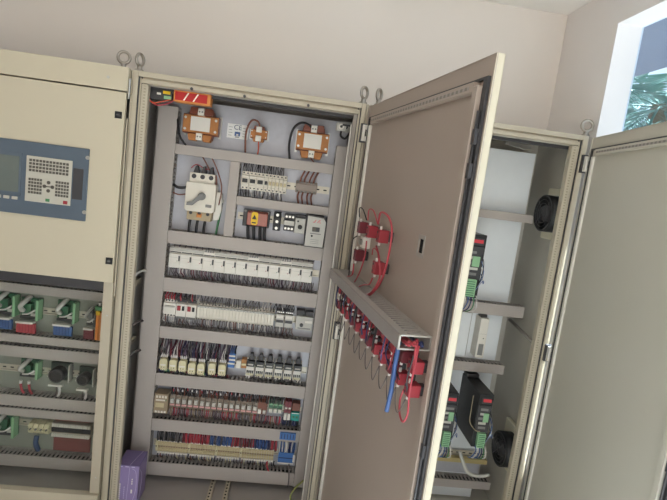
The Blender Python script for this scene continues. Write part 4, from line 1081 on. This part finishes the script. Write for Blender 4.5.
# ------------------------------------------------------------------ beige cabinet bay contents
YL = .262
def rboard(x, z, label, plug, group, w=.1, h=.1, grey=False):
    t = thing('relay_board', label, 'relay board', (x, YL, z), 0, group)
    b = MB(); b.box(-w/2, w/2, -.012, -.004, -h/2, h/2, green if not grey else mgrey); b.box(w/2-.012, w/2, -.055, -.004, -h/2, h/2, lgreen if not grey else dgrey); b.build('board', t, .001)
    b = MB()
    b.box(-w*.35, w*.1, -.04, -.012, -h*.1, h*.28, mgrey if grey else green); b.box(-w*.3, -w*.05, -.046, -.012, h*.30, h*.44, dgrey); b.box(w*.05, w*.3, -.032, -.012, -h*.36, -h*.2, lgrey); b.box(-w*.45, w*.35, -.03, -.012, -h*.5, -h*.38, dgrey)
    b.build('component', t, .0015)
    b = MB(); b.tube([(-w*.2, -.05, -h*.05), (-w*.22, -.075, h*.2), (-w*.05, -.07, h*.45), (w*.02, -.03, h*.62)], .011 if not grey else .006, lgrey, 8, 5)
    b.tube([(-w*.25, -.045, -h*.25), (w*.1, -.06, -h*.15), (w*.35, -.05, h*.02)], .004, whitew, 6, 4); b.build('ribbon_cable', t)
    if plug:
        b = MB(); b.box(-w*.5, w*.3, -.06, -.03, -h*.5-.018, -h*.5-.008, white); b.build('connector', t, .001)
        b = MB()
        for i in range(6):
            q = -w*.46+i*w*.145
            b.box(q, q+w*.13, -.055, -.042, -h*.5-.064, -h*.5-.017, plug)
        b.build('wire', t)
    return t
G1 = 'relay boards in the top row of the beige cabinet bay'
rboard(-.575, .975, 'green relay board with blue wires, at the outer end of the top row', bluew, G1)
rboard(-.468, .965, 'green relay board with red wires in the top row of the bay', redw, G1)
rboard(-.298, .97, 'green relay board with blue wires nearer the orange terminal', bluew, G1)
rboard(-.178, .955, 'small grey relay board with dark red wires beside the orange terminal', dred, G1, .055, .08, True)
t = thing('terminal_strip', 'upright orange and yellow terminal strip against the beige cabinet post', 'terminal strip', (-.128, .21, .93))
MB().box(-.017, .012, -.01, .05, -.078, .062, orangep).build('body', t, .002); MB().box(-.017, -.004, -.016, -.008, -.074, .05, mat('amber_plastic', (236, 140, 50), .4)).build('marker', t, .001)
MB().box(-.018, .0, -.018, -.005, .05, .07, yellowm).build('yellow_cap', t, .001); MB().box(-.026, .01, -.012, .04, .07, .092, greenw).build('green_cap', t, .002)
b = MB(); b.cyl((-.008, -.0, .092), (-.006, -.004, .112), .007, lgrey, 10); b.build('knob', t)
MB().box(.012, .045, .0, .05, -.08, .05, dred).build('red_block', t, .002)
rboard(-.456, .662, 'green relay board with two red wires in the second row of the bay', None, 'relay boards in the second row', .1, .085)
for i, xx in enumerate((-.478, -.44)):
    t = thing('wire', ('second' if i else 'first')+' white tipped red wire from the cabinet edge under the green board', 'wire', (xx, .2, .6), 0, 'white tipped red wires')
    MB().cyl((0, 0, 0), (.001, 0, .014), .007, whitew, 8).build('ferrule', t); MB().tube([(0, 0, 0), (.003, .004, -.03), (.008, .02, -.06)], .006, redw, 7, 3).build('conductor', t)
def round_relay(x, z, label, s=1):
    t = thing('round_relay', label, 'relay', (x, YL, z), 0, 'round black relays in the second row')
    dkg = mat('dark_green_plastic', (46, 62, 54), .5)
    b = MB(); b.box(-.05*s, .05*s, -.02, -.004, -.04, .05, dkg); b.box(.044*s, .05*s, -.05, -.004, -.04, .05, lgrey); b.build('base', t, .002)
    b = MB(); b.cyl((-.005, -.065, 0), (-.005, -.02, 0), .036*s, black, 24); b.torus((-.005, -.065, 0), (0, 1, 0), .03*s, .004, dgrey); b.build('coil', t)
    b = MB(); b.ball((-.042*s, -.05, .012), .009, lgrey); b.ball((-.046*s, -.05, -.008), .008, lgrey); b.build('capacitor', t)
    b = MB(); b.box(-.042*s, .024*s, -.062, -.045, -.058, -.048, white); b.build('connector', t, .001)
    b = MB()
    for q in (-.006, .006, .012): b.tube([(q, -.054, -.055), (q+.004, -.056, -.085), (q-.008, -.045, -.115)], .003, whitew if q > 0 else greyw, 6, 4)
    b.build('wire', t)
round_relay(-.31, .655, 'round black relay with white wires in the second row of the bay')
round_relay(-.185, .645, 'round black relay beside the beige post, second row', .8)
rboard(-.555, .36, 'green circuit board beside the yellow terminals in the lowest row', None, 'boards in the lowest bay row', .1, .11)
for i in range(4):
    t = thing('rail_terminal', nth(i)+' yellow cream terminal before the red ribbon strip, counted from the green board', 'terminal', (-.425+i*.025, YL, .365), 0, 'yellow cream terminals in the bay')
    b = MB(); b.prism([(-.006, -.03), (-.05, -.024), (-.062, -.008), (-.05, 0), (-.062, .01), (-.05, .026), (-.006, .03)], 'x', -.011, .011, yellowish); b.build('body', t, .0015)
    b = MB(); b.cyl((0, -.063, .0), (0, -.05, .0), .004, mgrey, 8); b.build('screw', t)
t = thing('terminal_strip', 'long terminal strip with dark slot and red ribbons above and below', 'terminal strip', (-.235, YL, .368))
b = MB(); b.box(-.095, .092, -.045, -.004, -.034, .034, mat('stone_plastic', (170, 158, 138), .5)); b.build('body', t, .002)
MB().box(-.095, .094, -.047, -.044, -.012, .012, black).build('slot', t)
b = MB()
for i in range(16):
    for z in (-.026, .026): b.box(-.09+i*.0115, -.0825+i*.0115, -.056, -.044, z-.008, z+.008, white)
b.build('terminal', t)
b = MB()
rb = mat('dull_red_ribbon', (132, 74, 70), .6)
b.box(-.09, .08, -.02, -.012, .034, .10, rb); b.box(-.092, .085, -.022, -.012, -.125, -.034, rb); b.build('ribbon_cable', t)
wire([(-.39, .2, .335), (-.392, .195, .30), (-.385, .21, .255)], .012, mat('muted_blue_cable', (72, 92, 128), .5), 'short blue cable dropping below the yellow cream terminals', 'cable', 'cable')
